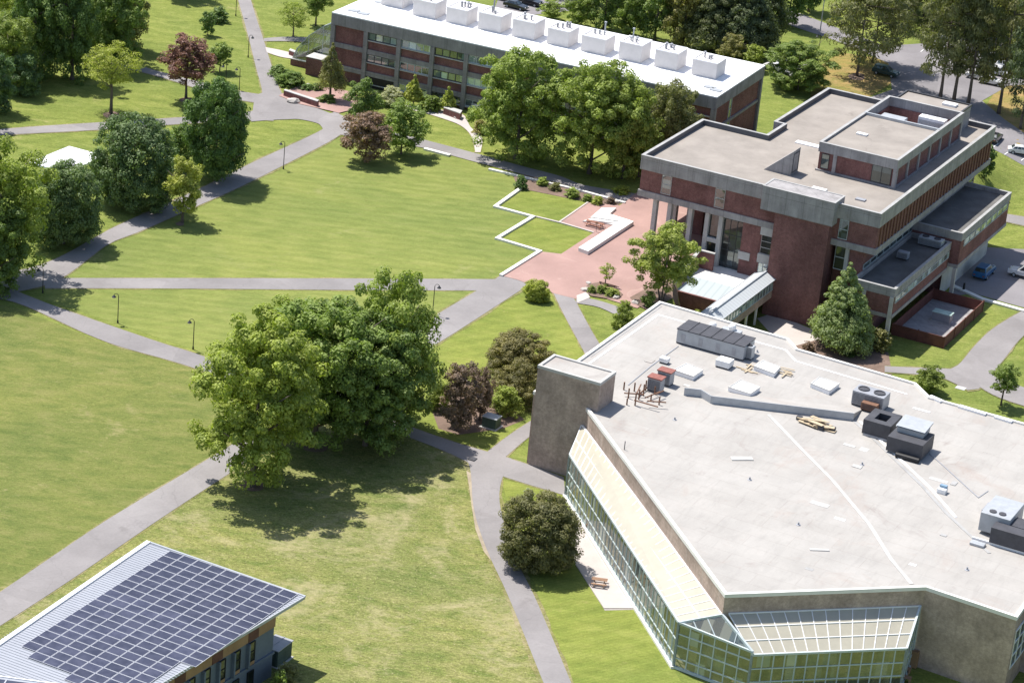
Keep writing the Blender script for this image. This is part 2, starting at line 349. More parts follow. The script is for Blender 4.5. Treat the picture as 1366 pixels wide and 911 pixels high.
for k,c in dict(green=(.275,.360,.090),mid=(.215,.300,.085),dark=(.155,.240,.080),blue=(.170,.250,.115),ygreen=(.300,.385,.090),yellow=(.330,.400,.090),lime=(.37,.42,.11),purple=(.215,.125,.125),
                brown=(.26,.19,.16),olive=(.27,.27,.11),pine=(.225,.240,.125),pined=(.135,.170,.090),conif=(.29,.37,.17),bolive=(.225,.215,.095),white=(.50,.52,.36),bush=(.23,.30,.07),grass=(.16,.25,.06)).items():
    LM[k]=leafmat('leaves_'+k,c)
# ------------------------------------------------------------------ ground and surfaces
def nonuni(lo,hi,s,far):
    a=list(np.arange(lo,hi+s,s)); d=s; x=a[-1]
    while x<far[1]: d*=1.5; x+=d; a.append(x)
    d=s; x=a[0]; pre=[]
    while x>far[0]: d*=1.5; x-=d; pre.append(x)
    return np.array(pre[::-1]+a)
xs=nonuni(-20,130,2.0,(-2500,2500)); ys=nonuni(250,520,2.0,(-400,4000))
XX,YY=np.meshgrid(xs,ys,indexing='ij'); ZZ=terr(XX,YY)
b=MB(); nx,ny=XX.shape
b.v=list(map(tuple,np.stack([XX.ravel(),YY.ravel(),ZZ.ravel()],1).tolist()))
b.f=[(i*ny+j,(i+1)*ny+j,(i+1)*ny+j+1,i*ny+j+1) for i in range(nx-1) for j in range(ny-1)]; b.m=[0]*len(b.f)
g=b.build('ground',GR['ground'],smooth=True); tag(g,kind='structure')
import bmesh
def sheet(name,poly_px,mat,dz,label=None,sub=3.0,world=False,kind='structure'):
    """a flat sheet laid on the terrain; outline given as photo pixels on the ground (or world points)"""
    pts=[(p if world else G(*p)) for p in poly_px]
    bm=bmesh.new(); vs=[bm.verts.new((p[0],p[1],0)) for p in pts]; f=bm.faces.new(vs)
    flat=max(abs(terr(p[0],p[1])) for p in pts)<1e-3 or all(abs(terr(p[0],p[1])+7)<2e-3 for p in pts)
    bmesh.ops.triangulate(bm,faces=bm.faces[:])
    if not flat:
        mn=min(p[0] for p in pts);mx=max(p[0] for p in pts);a=min(p[1] for p in pts);c=max(p[1] for p in pts)
        for ax,lo,hi in ((0,mn,mx),(1,a,c)):
            t=math.ceil(lo/2)*2
            while t<hi:
                co=(t,0,0) if ax==0 else (0,t,0); no=(1,0,0) if ax==0 else (0,1,0)
                bmesh.ops.bisect_plane(bm,geom=bm.verts[:]+bm.edges[:]+bm.faces[:],plane_co=co,plane_no=no); t+=2
    for v in bm.verts: v.co.z=float(terr(v.co.x,v.co.y))+dz
    for f in bm.faces:
        f.normal_update()
        if f.normal.z<0: f.normal_flip()
    me=bpy.data.meshes.new(name); bm.to_mesh(me); bm.free(); me.materials.append(mat)
    o=bpy.data.objects.new(name,me); COL.objects.link(o); return tag(o,kind=kind)
def smooth_px(pts,n=6):
    P=np.array(pts,float)
    if len(P)<3: return P
    out=[]
    for i in range(len(P)-1):
        p0=P[max(i-1,0)];p1=P[i];p2=P[i+1];p3=P[min(i+2,len(P)-1)]
        for k in range(n):
            t=k/n; out.append(.5*((2*p1)+(-p0+p2)*t+(2*p0-5*p1+4*p2-p3)*t*t+(-p0+3*p1-3*p2+p3)*t**3))
    out.append(P[-1]); return np.array(out)
pcount=[0]
def path(name,Lp,Rp,mat,dz=.06,verge=.7,n=5):
    """a path between two edges (photo pixels on the ground), with a worn verge under it"""
    pcount[0]+=1; dz+=.003*pcount[0]
    A=[G(*p) for p in smooth_px(Lp,n)]; B=[G(*p) for p in smooth_px(Rp,n)]
    m=max(len(A),len(B))
    def rs(P,m):
        P=np.array(P); d=np.r_[0,np.cumsum(np.linalg.norm(np.diff(P[:,:2],axis=0),axis=1))]; t=np.linspace(0,d[-1],m)
        return np.stack([np.interp(t,d,P[:,i]) for i in range(3)],1)
    m=max(m,int(np.linalg.norm(A[0]-A[-1])/2.5)); A=rs(A,m);B=rs(B,m)
    for nm,ex,mt,z in ((name,0,mat,dz),('path_verge',verge,GR['verge'],dz-.03-.0005*pcount[0])):
        if ex<0.01 and nm=='path_verge': continue
        b=MB(); rr=np.random.RandomState(pcount[0])
        for i in range(m):
            d=(B[i]-A[i]); d=d/(np.linalg.norm(d)+1e-9)
            j1,j2=(rr.rand()*.6+.2,rr.rand()*.6+.2) if ex else (0,0)
            for P,s,j in ((A[i],-ex,j1),(B[i],ex,j2)):
                q=P+d*s*j; b.v.append((q[0],q[1],float(terr(q[0],q[1]))+z))
        for i in range(m-1): b.f.append((2*i,2*i+1,2*i+3,2*i+2)); b.m.append(0)
        o=b.build(nm,mt); tag(o,kind='structure')
        me=o.data
        if me.polygons[0].normal.z<0: me.flip_normals()
# lawn sheets
sheet('lawn_field',[(-60,395),(20,410),(140,458),(252,490),(330,515),(330,590),(160,690),(0,800),(-80,850)],GR['field'],.012)
sheet('lawn_meadow',[(-120,950),(0,832),(340,608),(430,556),(520,560),(600,595),(632,620),(645,700),(680,790),(735,911),(755,960),(300,1000)],GR['meadow'],.016)
sheet('lawn_quad',[(60,378),(140,332),(188,305),(300,258),(372,222),(455,183),(520,188),(620,212),(700,238),(700,292),(745,340),(668,372)],GR['quad'],.014)
sheet('lawn_strip',[(60,386),(640,386),(560,470),(400,540),(255,465),(60,400)],GR['quad'],.014)
sheet('lawn_corner',[(668,640),(700,645),(753,655),(898,892),(960,990),(800,1000),(720,800)],GR['lawn'],.018)
sheet('lawn_bank',[(560,472),(690,394),(735,393),(790,470),(725,500),(700,560),(655,603),(600,590),(540,560)],GR['lawn'],.018)
sheet('lawn_square',[(699,254.5),(784,271),(746.5,297),(713,289),(666.5,276)],GR['lawn'],.03)
sheet('lawn_square',[(715,290),(792,311),(748.5,339.5),(669.5,318.7)],GR['lawn'],.03)
sheet('needle_bed',[(1085,95),(1120,70),(1170,78),(1215,92),(1180,118),(1150,135),(1080,140)],GR['needles'],.03)
sheet('needle_bed',[(1310,150),(1330,118),(1420,95),(1420,200),(1340,190)],GR['needles'],.03)
sheet('mulch_bed',[(575,545),(612,520),(650,520),(700,560),(670,572),(612,580),(585,572)],MT['soil'],.03)
for cx,cy,rx,ry in ((337,648,17,8),(420,595,20,9),(149,154,12,5),(248,134,9,4),(1143,103,12,5),(240,299,6,3)):
    sheet('mulch_ring',[(cx+rx*math.cos(a*.5236)*(.85+.3*((a*7)%5)/5),cy+ry*math.sin(a*.5236)*(.85+.3*((a*3)%4)/4)) for a in range(12)],MT['soil'],.045)
sheet('worn_dirt',[(622,628),(630,632),(633,650),(637,690),(646,720),(655,748),(645,735),(634,705),(629,675),(626,650)],MT['dirt'],.05)
# paths
AS=MT['asphalt']
path('path',[(60,371.5),(250,371.5),(480,372),(680,373)],[(60,385),(250,385.5),(480,387.5),(640,388)],AS)
path('path',[(-20,370),(60,404),(210,456),(258,471),(400,520),(520,560),(600,588),(650,603),(712,622),(752,637)],[(-20,396),(30,407),(140,456),(252,489),(400,541),(520,575),(600,605),(640,625),(700,645),(754,661)],AS)
path('path',[(-60,830),(0,790),(100,722),(160,683),(318,588),(450,505),(573,426),(633,390),(668,368)],[(-60,873),(0,835),(100,770),(217,690),(340,610),(450,540),(556,472),(588,456),(683,395),(715,374)],AS)
path('path',[(612,592),(627,625),(632,680),(650,735),(680,800),(725,911),(745,960)],[(682,612),(668,645),(668,680),(688,745),(715,800),(762,911),(782,960)],AS,verge=1.0)
path('path',[(650,603),(680,580),(708,562)],[(672,612),(695,592),(716,575)],AS,verge=.4)
path('path',[(316,-5),(330,45),(342,93),(350,125),(345,150)],[(333,-5),(342,25),(352,55),(370,112),(385,145)],AS)
path('path',[(0,173),(70,168),(245,157),(330,150),(360,142)],[(0,181),(150,173),(245,166),(345,161),(365,162)],AS)
path('path',[(150,85),(187,89),(215,97),(308,120),(350,127)],[(150,90),(180,95),(215,104),(300,130),(350,139)],AS)
path('path',[(400,158),(425,163),(431,173),(342,215),(300,236),(250,260),(160,300),(131,315),(60,352),(-30,372)],[(452,150),(453,170),(451,183),(367,227),(310,255),(285,266),(188,309),(142,328),(70,378),(-30,398)],AS)
path('path',[(340,128),(360,122),(376,125),(392,136),(425,146),(455,158)],[(335,163),(360,161),(385,160),(400,160),(425,166),(432,176)],AS,verge=.1)
path('path',[(445,150),(500,172),(561,186),(652,210),(695,222),(748,236),(778,247.5),(847,259),(880,266)],[(440,178),(500,188),(565,198),(620,213),(685,230),(725,240),(768,251.5),(833,269),(870,279)],AS,verge=.2)
path('path',[(540,141),(591,147.6),(618,154),(628,171),(643,183),(641,204)],[(545,147),(562.6,150.5),(591,159),(615,168.6),(629,183),(634,204)],MT['pale'],verge=.3)
path('path',[(736.5,388),(752,420),(771.5,456),(795,500)],[(762,392),(775,416),(795,452),(825,500)],AS,verge=.4)
path('path',[(769,396),(800,402),(840,415)],[(768,405),(800,411),(835,428)],AS,verge=.1)
path('path',[(352,52),(385,50),(420,52),(450,58)],[(352,56),(385,56),(420,58),(450,63)],AS,verge=.2)
path('path',[(354,64),(375,68),(398,74)],[(356,71),(375,77),(396,80)],MT['pale'],verge=.2)
path('path',[(1180,489),(1250,492),(1275,490),(1300,462),(1330,435),(1400,395)],[(1180,497),(1255,504),(1300,522),(1335,485),(1366,448),(1420,412)],AS,verge=.8)
path('path',[(1290,505),(1330,530),(1400,552)],[(1300,488),(1345,510),(1400,528)],AS,verge=.3)
path('path',[(1325,283),(1366,290),(1420,297)],[(1322,292),(1366,302),(1420,312)],AS,verge=.5)
# brick plaza and other paved areas
sheet('brick_plaza',[(667,368),(721,336.5),(748.5,339.5),(792,311),(746.5,297),(784,271),(826,275),(835.5,269),(849,258),(905,225),(975,260),(960,330),(905,400),(850,412),(785,392),(770,400),(738,392),(690,374)],MT['plaza'],.11)
sheet('brick_plaza',[(372,129),(384,122),(398,116),(440,118),(475,125),(480,145),(452,152),(440,149),(400,140)],MT['plaza'],.16)
sheet('stone_apron',[(769,395),(783,390),(787,398),(770,405)],MT['pale'],.135)
sheet('car_park',[(1120,145),(1190,120),(1185,85),(1130,60),(1040,30),(1050,12),(1180,62),(1240,58),(1262,45),(1420,60),(1420,110),(1345,115),(1310,135),(1340,160),(1366,178),(1420,190),(1420,240),(1310,195),(1250,170),(1150,165)],MT['asphalt2'],.05)
sheet('car_park',[(675,-30),(790,-30),(770,14),(700,22),(660,12)],MT['asphalt2'],.05)
sheet('car_park',[(1025,84),(1060,80),(1085,88),(1078,100),(1035,104)],MT['asphalt2'],.05)
sheet('service_yard',[(1270,395),(1262,350),(1310,330),(1420,335),(1420,425),(1345,405),(1300,392)],MT['asphalt2'],.05)
sheet('service_road',[(1010,425),(1030,418),(1080,438),(1100,455),(1085,475),(1058,478)],MT['pale'],.03)
sheet('mulch_bed',[(1060,462),(1095,452),(1130,458),(1185,470),(1190,500),(1120,492),(1068,475)],MT['soil'],.05)
sheet('patio',[(766.5,748),(806.5,814),(850,813),(838,790),(770,692),(745,700)],MT['pale'],.04)
sheet('planting_strip',[(684,233),(700,233),(765,252),(830,270),(822,276),(784,270),(699,253),(690,250)],MT['soil'],.05)
sheet('mulch_bed',[(885,385),(905,402),(935,418),(870,418),(850,408),(840,398),(862,386)],MT['soil'],.15)
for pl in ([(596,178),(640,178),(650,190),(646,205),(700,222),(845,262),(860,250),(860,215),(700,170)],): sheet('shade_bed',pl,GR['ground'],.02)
# kerbs: raised strips with a real height
def kerb(pts,w,h,mat,name='kerb',px=True,z0=-.1):
    b=MB(); P=[G(*p) if px else p for p in pts]
    for i in range(len(P)-1):
        a,c=Vector(P[i]),Vector(P[i+1]); d=(c-a); d.z=0; d.normalize(); e=d*(w/2 if i<len(P)-2 else 0)
        b.beam(a+Vector((0,0,h/2+z0/2+.0015*i)),c+e+Vector((0,0,h/2+z0/2+.0015*i)),w,h-z0)
    return tag(b.build(name,mat),kind='structure')
kerb([(694,253),(660.5,277),(711,290.5),(663,319.5),(720,336.5),(668,369)],.62,.32,MT['whitestone'])
kerb([(652,227),(700,238),(768,254),(834,272)],.55,.3,MT['whitestone'])
kerb([(566,200),(600,209)],.8,.35,MT['whitestone'])
kerb([(1270,382),(1310,400),(1366,416)],.9,.3,MT['whitestone'])
kerb([(768,753),(806,812),(850,812)],.12,.16,MT['pale'])
kerb([(746.5,297),(784,271)],.3,.2,MT['pale']); kerb([(715,290),(748,298),(792,311)],.4,.2,MT['pale'])
# parking bay lines
def stripe(pairs):
    b=MB()
    for p,q in pairs:
        a=Vector(G(*p,.075)); c=Vector(G(*q,.075)); d=(c-a).normalized(); r=Vector((-d.y,d.x,0))*.09
        b.quad(a-r,a+r,c+r,c-r)
    tag(b.build('parking_lines',MT['white']),kind='structure')
stripe([((1322,199),(1332,192)),((1340,207),(1352,198)),((1362,215),(1374,206)),((1228,70),(1236,64)),((1300,88),(1290,84))])
# ------------------------------------------------------------------ buildings (local frame = grid frame u,v,z at GO)
def grid_thing(name,label,cat,u=0,v=0,z=0,group=None):
    p=W(u,v,z); return thing(name,label,cat,p,AZ,group)
BR,CO,CP,GL=MT['brick'],MT['conc'],MT['coping'],MT['glass']
B=grid_thing('office_building','red brick and concrete building with a columned portico and a rooftop plant room','building')
TOP=[(0,0),(22,0),(34,0),(41,0),(41,57.3),(10,57.3),(10,32),(11.8,32),(11.8,24.3),(0,24.3)]
# wall masses
b=MB(); b.prism([(.1,.1),(40.9,.1),(40.9,57.2),(10.1,57.2),(10.1,31.9),(11.7,31.9),(11.7,24.2),(.1,24.2)],7.75,11.25)      # upper storey
b.box(18.6,21.7,.25,3,-6,6.75); b.box(36.2,38.9,.9,3,2.2,6.75)
b.box(13,38.9,3,57,-8,6.76)
b.box(7.6,9.2,6.5,9,-.5,6.7); b.box(0.8,9.8,20,23.8,-.5,6.7)
b.box(24.4,33.6,-1.75,2.4,-8,10.35); b.box(21.72,24.38,.3,2.4,-4.6,10.3)
b.build('brick_wall',BR,B)
b=MB(); b.prism(inset(TOP,-.12),11.25,12.75); b.ring(inset(TOP,-.12),.45,12.74,13.6); b.build('concrete_fascia',CO,B,bevel=.04)
b=MB(); b.ring(inset(TOP,-.17),.55,13.6,13.68); b.build('parapet_coping',CP,B)
b=MB(); b.ring(inset(TOP,.32),.06,12.7,13.62); b.build('parapet_shade_liner',MT['shade_metal'],B)  # dark metal liner that also paints the shade on the inner faces
b=MB(); b.prism(inset(TOP,.33),12.70,12.78); b.build('roof_surface',MT['gravel'],B)
b=MB(); b.prism([(-.1,-.1),(21.9,-.1),(21.9,24.4),(-.1,24.4)],6.7,7.75); b.box(21.8,41.15,-.12,57.4,6.72,7.74); b.box(10,22,24.3,57.4,6.73,7.73)
b.build('floor_band',CO,B,bevel=.03)
b=MB(); b.box(21.9,34.1,-2.05,2.35,10.3,14.2); b.build('tower_cap',CO,B,bevel=.05)
b=MB(); b.ring([(21.85,-2.1),(34.15,-2.1),(34.15,2.4),(21.85,2.4)],.35,14.2,14.28); b.build('parapet_coping',CP,B)
# portico columns
for u,v in [(3.0,.3),(5.6,.3),(9.2,.5),(12.3,.2),(14.7,.2),(3.0,9),(5.6,9),(9.6,12),(12.4,12),(3.0,18),(5.6,18)]:
    b=MB(); b.box(u-.35,u+.35,v,v+.95,-5 if u>12 and v<5 else -.3,6.72); b.build('column',MT['conc_l'],B,bevel=.03)
b=MB(); b.box(12.65,14.35,.25,1,1.9,2.6); b.box(15.05,18.6,.9,1.1,6.3,6.7); b.box(18.4,20.4,.12,.6,.4,1.7); b.build('crossbeam',MT['conc_l'],B)
# glazing of the portico
def window(par,u0,u1,z0,z1,y,nu,nz,gm=GL,fr=MT['frame'],face='v',d=.12,wf=.09,name='window',lintel=None):
    """window with frame and mullions lying in the plane v=y (face 'v') or u=y (face 'u')"""
    b=MB()
    def bx(b,a0,a1,c0,c1,e0,e1):
        if face=='v': b.box(a0,a1,y+e0,y+e1,c0,c1)
        else: b.box(y-e1,y-e0,a0,a1,c0,c1)
    bx(b,u0,u1,z0,z0+wf,-d,.02); bx(b,u0,u1,z1-wf,z1,-d,.02)
    for i in range(nu+1):
        t=u0+(u1-u0)*i/nu; bx(b,max(u0,t-wf/2),min(u1,t+wf/2),z0+wf,z1-wf,-d,.019)
    for j in range(1,nz):
        t=z0+(z1-z0)*j/nz; bx(b,u0+wf,u1-wf,t-wf/2,t+wf/2,-d+.01,.018)
    w=b.build(name,fr,par)
    b=MB(); bx(b,u0+.02,u1-.02,z0+.02,z1-.02,-.035,.01); b.build('pane',gm,w)
    return w
window(B,15.05,18.6,-4.2,6.3,1.0,3,4,MT['glassd'],MT['framed'])
window(B,12.65,14.35,2.6,6.7,.9,1,1,MT['glassd'],MT['framed']); window(B,12.65,14.35,-.4,1.9,.9,1,1,MT['glassd'],MT['framed'])
window(B,22.0,24.35,6.9,10.3,.28,1,3,MT['glassd'],MT['conc_l']); window(B,22.0,24.35,2.2,5.4,.28,1,3,MT['glassd'],MT['conc_l'])
b=MB(); b.box(21.75,24.37,-.05,.29,5.4,6.9); b.box(21.75,24.37,-.05,.29,.7,2.2); b.build('spandrel',MT['conc_l'],B)
window(B,22.0,24.35,-2.6,.7,.28,3,1,MT['glassp'],MT['frame'])
for u0_,u1_ in ((3.9,5.6),(13.3,15.0)):
    window(B,u0_,u1_,8.0,11.2,.07,1,2,GL,MT['conc_l'])
window(B,34.6,36.1,8,11.2,.07,1,2,MT['glassd'],MT['frame']); window(B,34.3,36.0,2.6,6.7,.85,1,2,MT['glassd'],MT['frame'])
b=MB(); b.box(36.0,36.6,.5,1.0,2.2,6.72); b.build('pilaster',MT['conc_l'],B)
# east side: narrow brick piers with slots between, third floor
b=MB()
for i in range(36):
    v=1.2+i*1.56; b.box(40.9,41.08,v,v+.5,7.76,11.24)
b.build('wall_slots',MT['slot'],B)
window(B,1.5,56,3.3,4.2,38.93,18,1,MT['glassd'],MT['frame'],face='u')
# lower wings on the east side
def low_block(u0,u1,v0,v1,zt,zb,uin):
    q=[(u0,v0),(u1,v0),(u1,v1),(u0,v1)]
    b=MB(); b.prism([(u0,v0+.1),(u1-.1,v0+.1),(u1-.1,v1-.1),(u0,v1-.1)],zb+.6,zt-1.35); b.box(uin-5,uin,v0+1.5,v1-.5,-8,zb); b.build('brick_wall',BR,B)
    b=MB(); b.prism(q,zt-1.35,zt-.75); b.ring(q,.4,zt-.76,zt); b.prism(q,zb,zb+.6); b.build('concrete_fascia',CO,B,bevel=.03)
    b=MB(); b.ring(inset(q,-.04),.5,zt,zt+.07); b.build('parapet_coping',CP,B)
    b=MB(); b.prism(inset(q,.35),zt-.78,zt-.68); b.build('roof_surface',MT['gravel_shade'],B)
low_block(38.9,46,-2.6,24.3,3.05,-1.9,41.5); low_block(38.95,47.6,24.35,50.5,4.9,-1.2,45.0)
window(B,-2.0,23.8,.5,1.65,45.93,9,1,MT['glassp'],MT['conc_l'],face='u'); window(B,26,49.5,2.2,3.5,47.53,8,1,MT['glassp'],MT['conc_l'],face='u')
b=MB()
for u,v,zt_ in ((41.0,-2.5,1.7),(45.6,-2.5,1.7),(47.2,24.4,-1.2)):
    b=MB(); b.box(u-.3,u+.3,v-.27,v+.3,-7.5,zt_); b.build('pilaster',MT['conc_l'],B)
b=MB(); b.box(45.02,45.08,25,50,-7.2,-1.25); b.build('service_wall',MT['conc_l'],B)
# rooftop plant room
P=[(24.2,15.2),(37.8,15.2),(37.8,48),(24.2,48)]
b=MB(); b.prism([(24.4,15.4),(37.6,15.4),(37.6,35.8),(24.4,35.8)],12.8,17.1); b.ring([(24.4,35.6),(37.6,35.6),(37.6,47.8),(24.4,47.8)],.35,12.8,16); b.build('brick_wall',BR,B)
b=MB(); b.ring(P,.4,16.0,17.6); b.box(24.1,37.9,15.1,48.1,12.79,13.05)
for u in (27.2,37.5): b.box(u-.3,u+.3,15.15,15.7,13,16.02)
for i in range(7): b.box(37.45,37.85,15.2+i*5.37,15.8+i*5.37,13,16.01)
b.build('plant_room_frame',CO,B,bevel=.03)
b=MB(); b.prism([(24.55,15.55),(37.45,15.55),(37.45,35.8),(24.55,35.8)],17.0,17.25); b.build('roof_surface',MT['gravel'],B)
b=MB(); b.box(24.3,37.7,35.6,36.0,17.26,17.72); b.build('parapet_coping',MT['metal_l'],B)
b=MB(); b.ring(inset(P,-.05),.5,17.6,17.66); b.build('parapet_coping',CP,B)
window(B,33.6,36.9,13.1,16.0,15.36,2,1,MT['glassd'],MT['framed'],name='louvre_door'); window(B,24.9,26.2,13.3,15.8,15.36,1,1,GL,MT['framed'])
b=MB(); b.box(24.6,36.4,50.3,56.6,12.7,16.4); b.build('stair_head',CO,B,bevel=.05)
b=MB(); b.ring([(24.5,50.2),(36.5,50.2),(36.5,56.7),(24.5,56.7)],.3,16.4,16.7); b.build('parapet_coping',MT['framed'],B)
b=MB(); b.box(24.85,36.15,50.55,56.35,16.38,16.46); b.build('roof_surface',MT['gravel'],B)
b=MB(); b.box(32.2,34.6,53.2,54.8,16.4,16.85); b.build('skylight',MT['whiteroof'],B)
# sloping roof monitor, roof hatches and pads
b=MB(); n=len(b.v); b.v+=[(17.4,9.4,12.75),(22.1,9.4,12.75),(22.1,9.4,16.9),(17.4,12.6,12.75),(22.1,12.6,12.75),(22.1,12.6,16.9)]
b.f+=[(0,1,2),(5,4,3),(0,2,5,3),(1,4,5,2),(0,3,4,1)]; b.m+=[0]*5; b.build('roof_monitor',CO,B)
window(B,9.8,12.2,13.2,16.4,22.06,1,1,MT['glassd'],MT['framed'],face='u')
b=MB(); b.box(16.2,24.2,26.0,27.4,12.76,12.95); b.build('roof_pad',MT['whiteroof'],B)
b=MB(); b.box(27.9,30,.6,2.0,12.79,14.5); 
for (x,y) in ((1083.5,257),):
    u,v=UV(x,y,14.3)
b=MB(); u,v=UV(1092,253.5,12.8); b.box(u-1.2,u+1.2,v-.8,v+.8,12.76,12.98); b.build('roof_pad',MT['whiteroof'],B)
b=MB(); u,v=UV(1148,267,12.8); b.box(u-.8,u+.8,v-.5,v+.5,12.76,13.0); b.build('roof_hatch',MT['metal'],B)
b=MB(); u,v=UV(1150,180.5,17.2); b.box(u-.9,u+.9,v-.5,v+.5,17.2,17.5); b.build('roof_hatch',MT['white'],B)
b=MB(); b.box(12.35,18.6,-6.2,1.0,-2.3,-2.0); b.box(18.6,22.2,-6.2,.2,-2.3,-2.02); b.build('terrace_slab',MT['whitestone'],B)
b=MB(); b.quad((12.6,-6.2,-2.02),(22.2,-6.2,-2.02),(22.2,-11,-3.1),(12.6,-11,-3.1)); b.quad((12.6,-6.2,-2.2),(12.6,-11,-3.25),(22.2,-11,-3.25),(22.2,-6.2,-2.2)); b.build('sloped_glazing',MT['bluegl'],B)
b=MB(); b.box(12.5,22.3,-11.3,-10.9,-7.6,-3.0); b.prism([(12.3,-11.3),(12.7,-11.3),(12.7,-1.8),(12.3,-1.8)],-6,[-2.2,-2.2,.9,.9]); b.box(12.3,15.2,-2.1,-1.7,-6,.9); b.box(22,22.3,-11,-1,-7.6,-2.1); b.build('terrace_wall',BR,B)
b=MB(); b.prism([(12.2,-11.35),(12.8,-11.35),(12.8,-1.7),(12.2,-1.7)],[-2.2,-2.2,.9,.9],[-2.05,-2.05,1.05,1.05]); b.box(12.2,15.3,-2.2,-1.6,.91,1.06); b.build('parapet_coping',MT['conc_l'],B)
# rooftop machines of the plant well
def machine(name,label,u,v,z,w,d,h,mat,group=None,fans=0,az=AZ,fanm=None,legs=.25,cat='air unit',W_=None,taper=None,louvre=True):
    p=W(u,v,z) if W_ is None else W_
    t=thing(name,label,cat,p,az,group)
    b=MB(); b.box(-w/2,w/2,-d/2,d/2,legs,h); b.build('casing',mat,t,bevel=.04)
    b=MB()
    for x in (-w/2+.15,w/2-.15):
        b.box(x-.08,x+.08,-d/2+.05,d/2-.05,0,legs)
    b.build('skid',MT['metal_d'],t)
    if louvre:
        b=MB()
        for i in range(max(3,int((h-legs)/.18))):
            z_=legs+.12+i*.16
            if z_<h-.15: b.box(-w/2+.12,w/2-.12,-d/2-.03,-d/2+.01,z_,z_+.05)
        b.build('louvres',MT['metal_d'],t)
    for i in range(fans):
        x=(-w/2+w*(i+.5)/fans); r=min(w/fans,d)*.36
        b=MB(); b.lathe([(r,h),(r,h+.14),(r*.8,h+.14),(r*.8,h+.02)],(x,0,0),14); b.lathe([(r*.8,h+.05),(r*.2,h+.05),(0.001,h+.1)],(x,0,0),14); b.build('fan',fanm or MT['metal_d'],t)
    return t
machine('cooling_unit','pale cooling unit with four drum tops nearest the divider in the walled roof well',33.2,38.3,13.05,4.6,1.8,3.2,MT['whiteroof'],'units in the roof well',4,fanm=MT['whiteroof'])
machine('cooling_unit','pale cooling unit with four drum tops further back in the walled roof well',34,43.2,13.05,4.6,1.8,4.0,MT['whiteroof'],'units in the roof well',4,fanm=MT['whiteroof'])
machine('air_handler','long pale ribbed air handler at the left side of the walled roof well',27.8,40.5,13.05,4.2,3.4,3.3,MT['metal_l'])
u,v=UV(1252,330,2.3); machine('air_handler','whitish ducted air handler on the dark lower roof beside the step',u-1.2,v-.6,2.35,4.0,1.6,1.5,MT['metal_l'],fans=2)
u,v=UV(1204,346,2.3); machine('condenser','small grey box unit in the middle of the dark lower roof',u,v,2.35,1.8,1.2,1.3,MT['metal'])
# ------------------------------------------------------------------ laboratory building with the white roof
zt=12.8; CS=MT['conc_s']
c0=un(442.5,16.5,zt); c1=un(956.5,130,zt); ang=math.atan2(c1[1]-c0[1],c1[0]-c0[0]); LEN=np.linalg.norm(c1-c0)
cb=un(1024.5,88,zt); dep=float((cb-c1)[:2]@np.array([-math.sin(ang),math.cos(ang)]))
C=thing('laboratory_building','long brick and concrete building with a row of white boxes on its white roof','building',(c0[0],c0[1],0),ang)
CU=np.array([math.cos(ang),math.sin(ang)]);CV=np.array([-math.sin(ang),math.cos(ang)])
def cl(x,y,z):
    d=(un(x,y,z)-c0)[:2]; return float(d@CU),float(d@CV)
b=MB(); b.box(.5,LEN-.5,.5,dep-.5,-1,10.6); b.build('brick_wall',BR,C)
b=MB(); b.box(0,LEN,0,dep,10.5,12.6); b.build('concrete_fascia',CS,C,bevel=.05)
b=MB(); b.box(.02,LEN-.02,.02,dep-.02,12.58,12.8); b.build('roof_surface',MT['whiteroof'],C)
nb=11; bay=(LEN-.9)/nb
for i in range(nb+1):
    x=.45+i*bay
    b=MB(); b.box(x-.42,x+.42,-.05,.9,-1,10.5); b.build('column',CS,C,bevel=.03)
b=MB()
for z in (6.3,2.1): b.box(.4,LEN-.4,.22,.62,z,z+.9); 
b.box(LEN-.62,LEN-.2,.4,dep-.3,6.0,6.5); b.build('floor_band',CS,C)
b=MB()
for z in (9.0,4.8,.75):
    b.box(.45+bay,LEN-.9,.12,.5,z-.2,z-.04)
b.build('sill',MT['conc_l'],C)
for i in range(1,nb):
    x0=.45+i*bay+.44; x1=.45+(i+1)*bay-.44
    for z0,z1 in ((9.0,10.45),(4.8,6.28),(.75,2.08)):
        if i==1 and z0<1: continue
        if i==nb-1 : continue
        window(C,x0,x1,z0,z1,.42,4,1,MT['glassp'] if (i*7+int(z0))%3 else GL,MT['framed'] if i%2 else MT['frame'],wf=.12)
b=MB(); b.box(.45+bay+.5,.45+2*bay-.5,.2,.5,-.5,2.0); b.build('entrance_recess',MT['black'],C)
for y0 in (8.3,):
    window(C,y0,y0+1.3,2.2,10.3,LEN-.48,1,4,GL,MT['frame'],face='u')
for v_ in (.4,dep-.6):
    b=MB(); b.box(LEN-.75,LEN-.02,v_-.4,v_+.4,-1,10.5); b.build('column',CS,C)
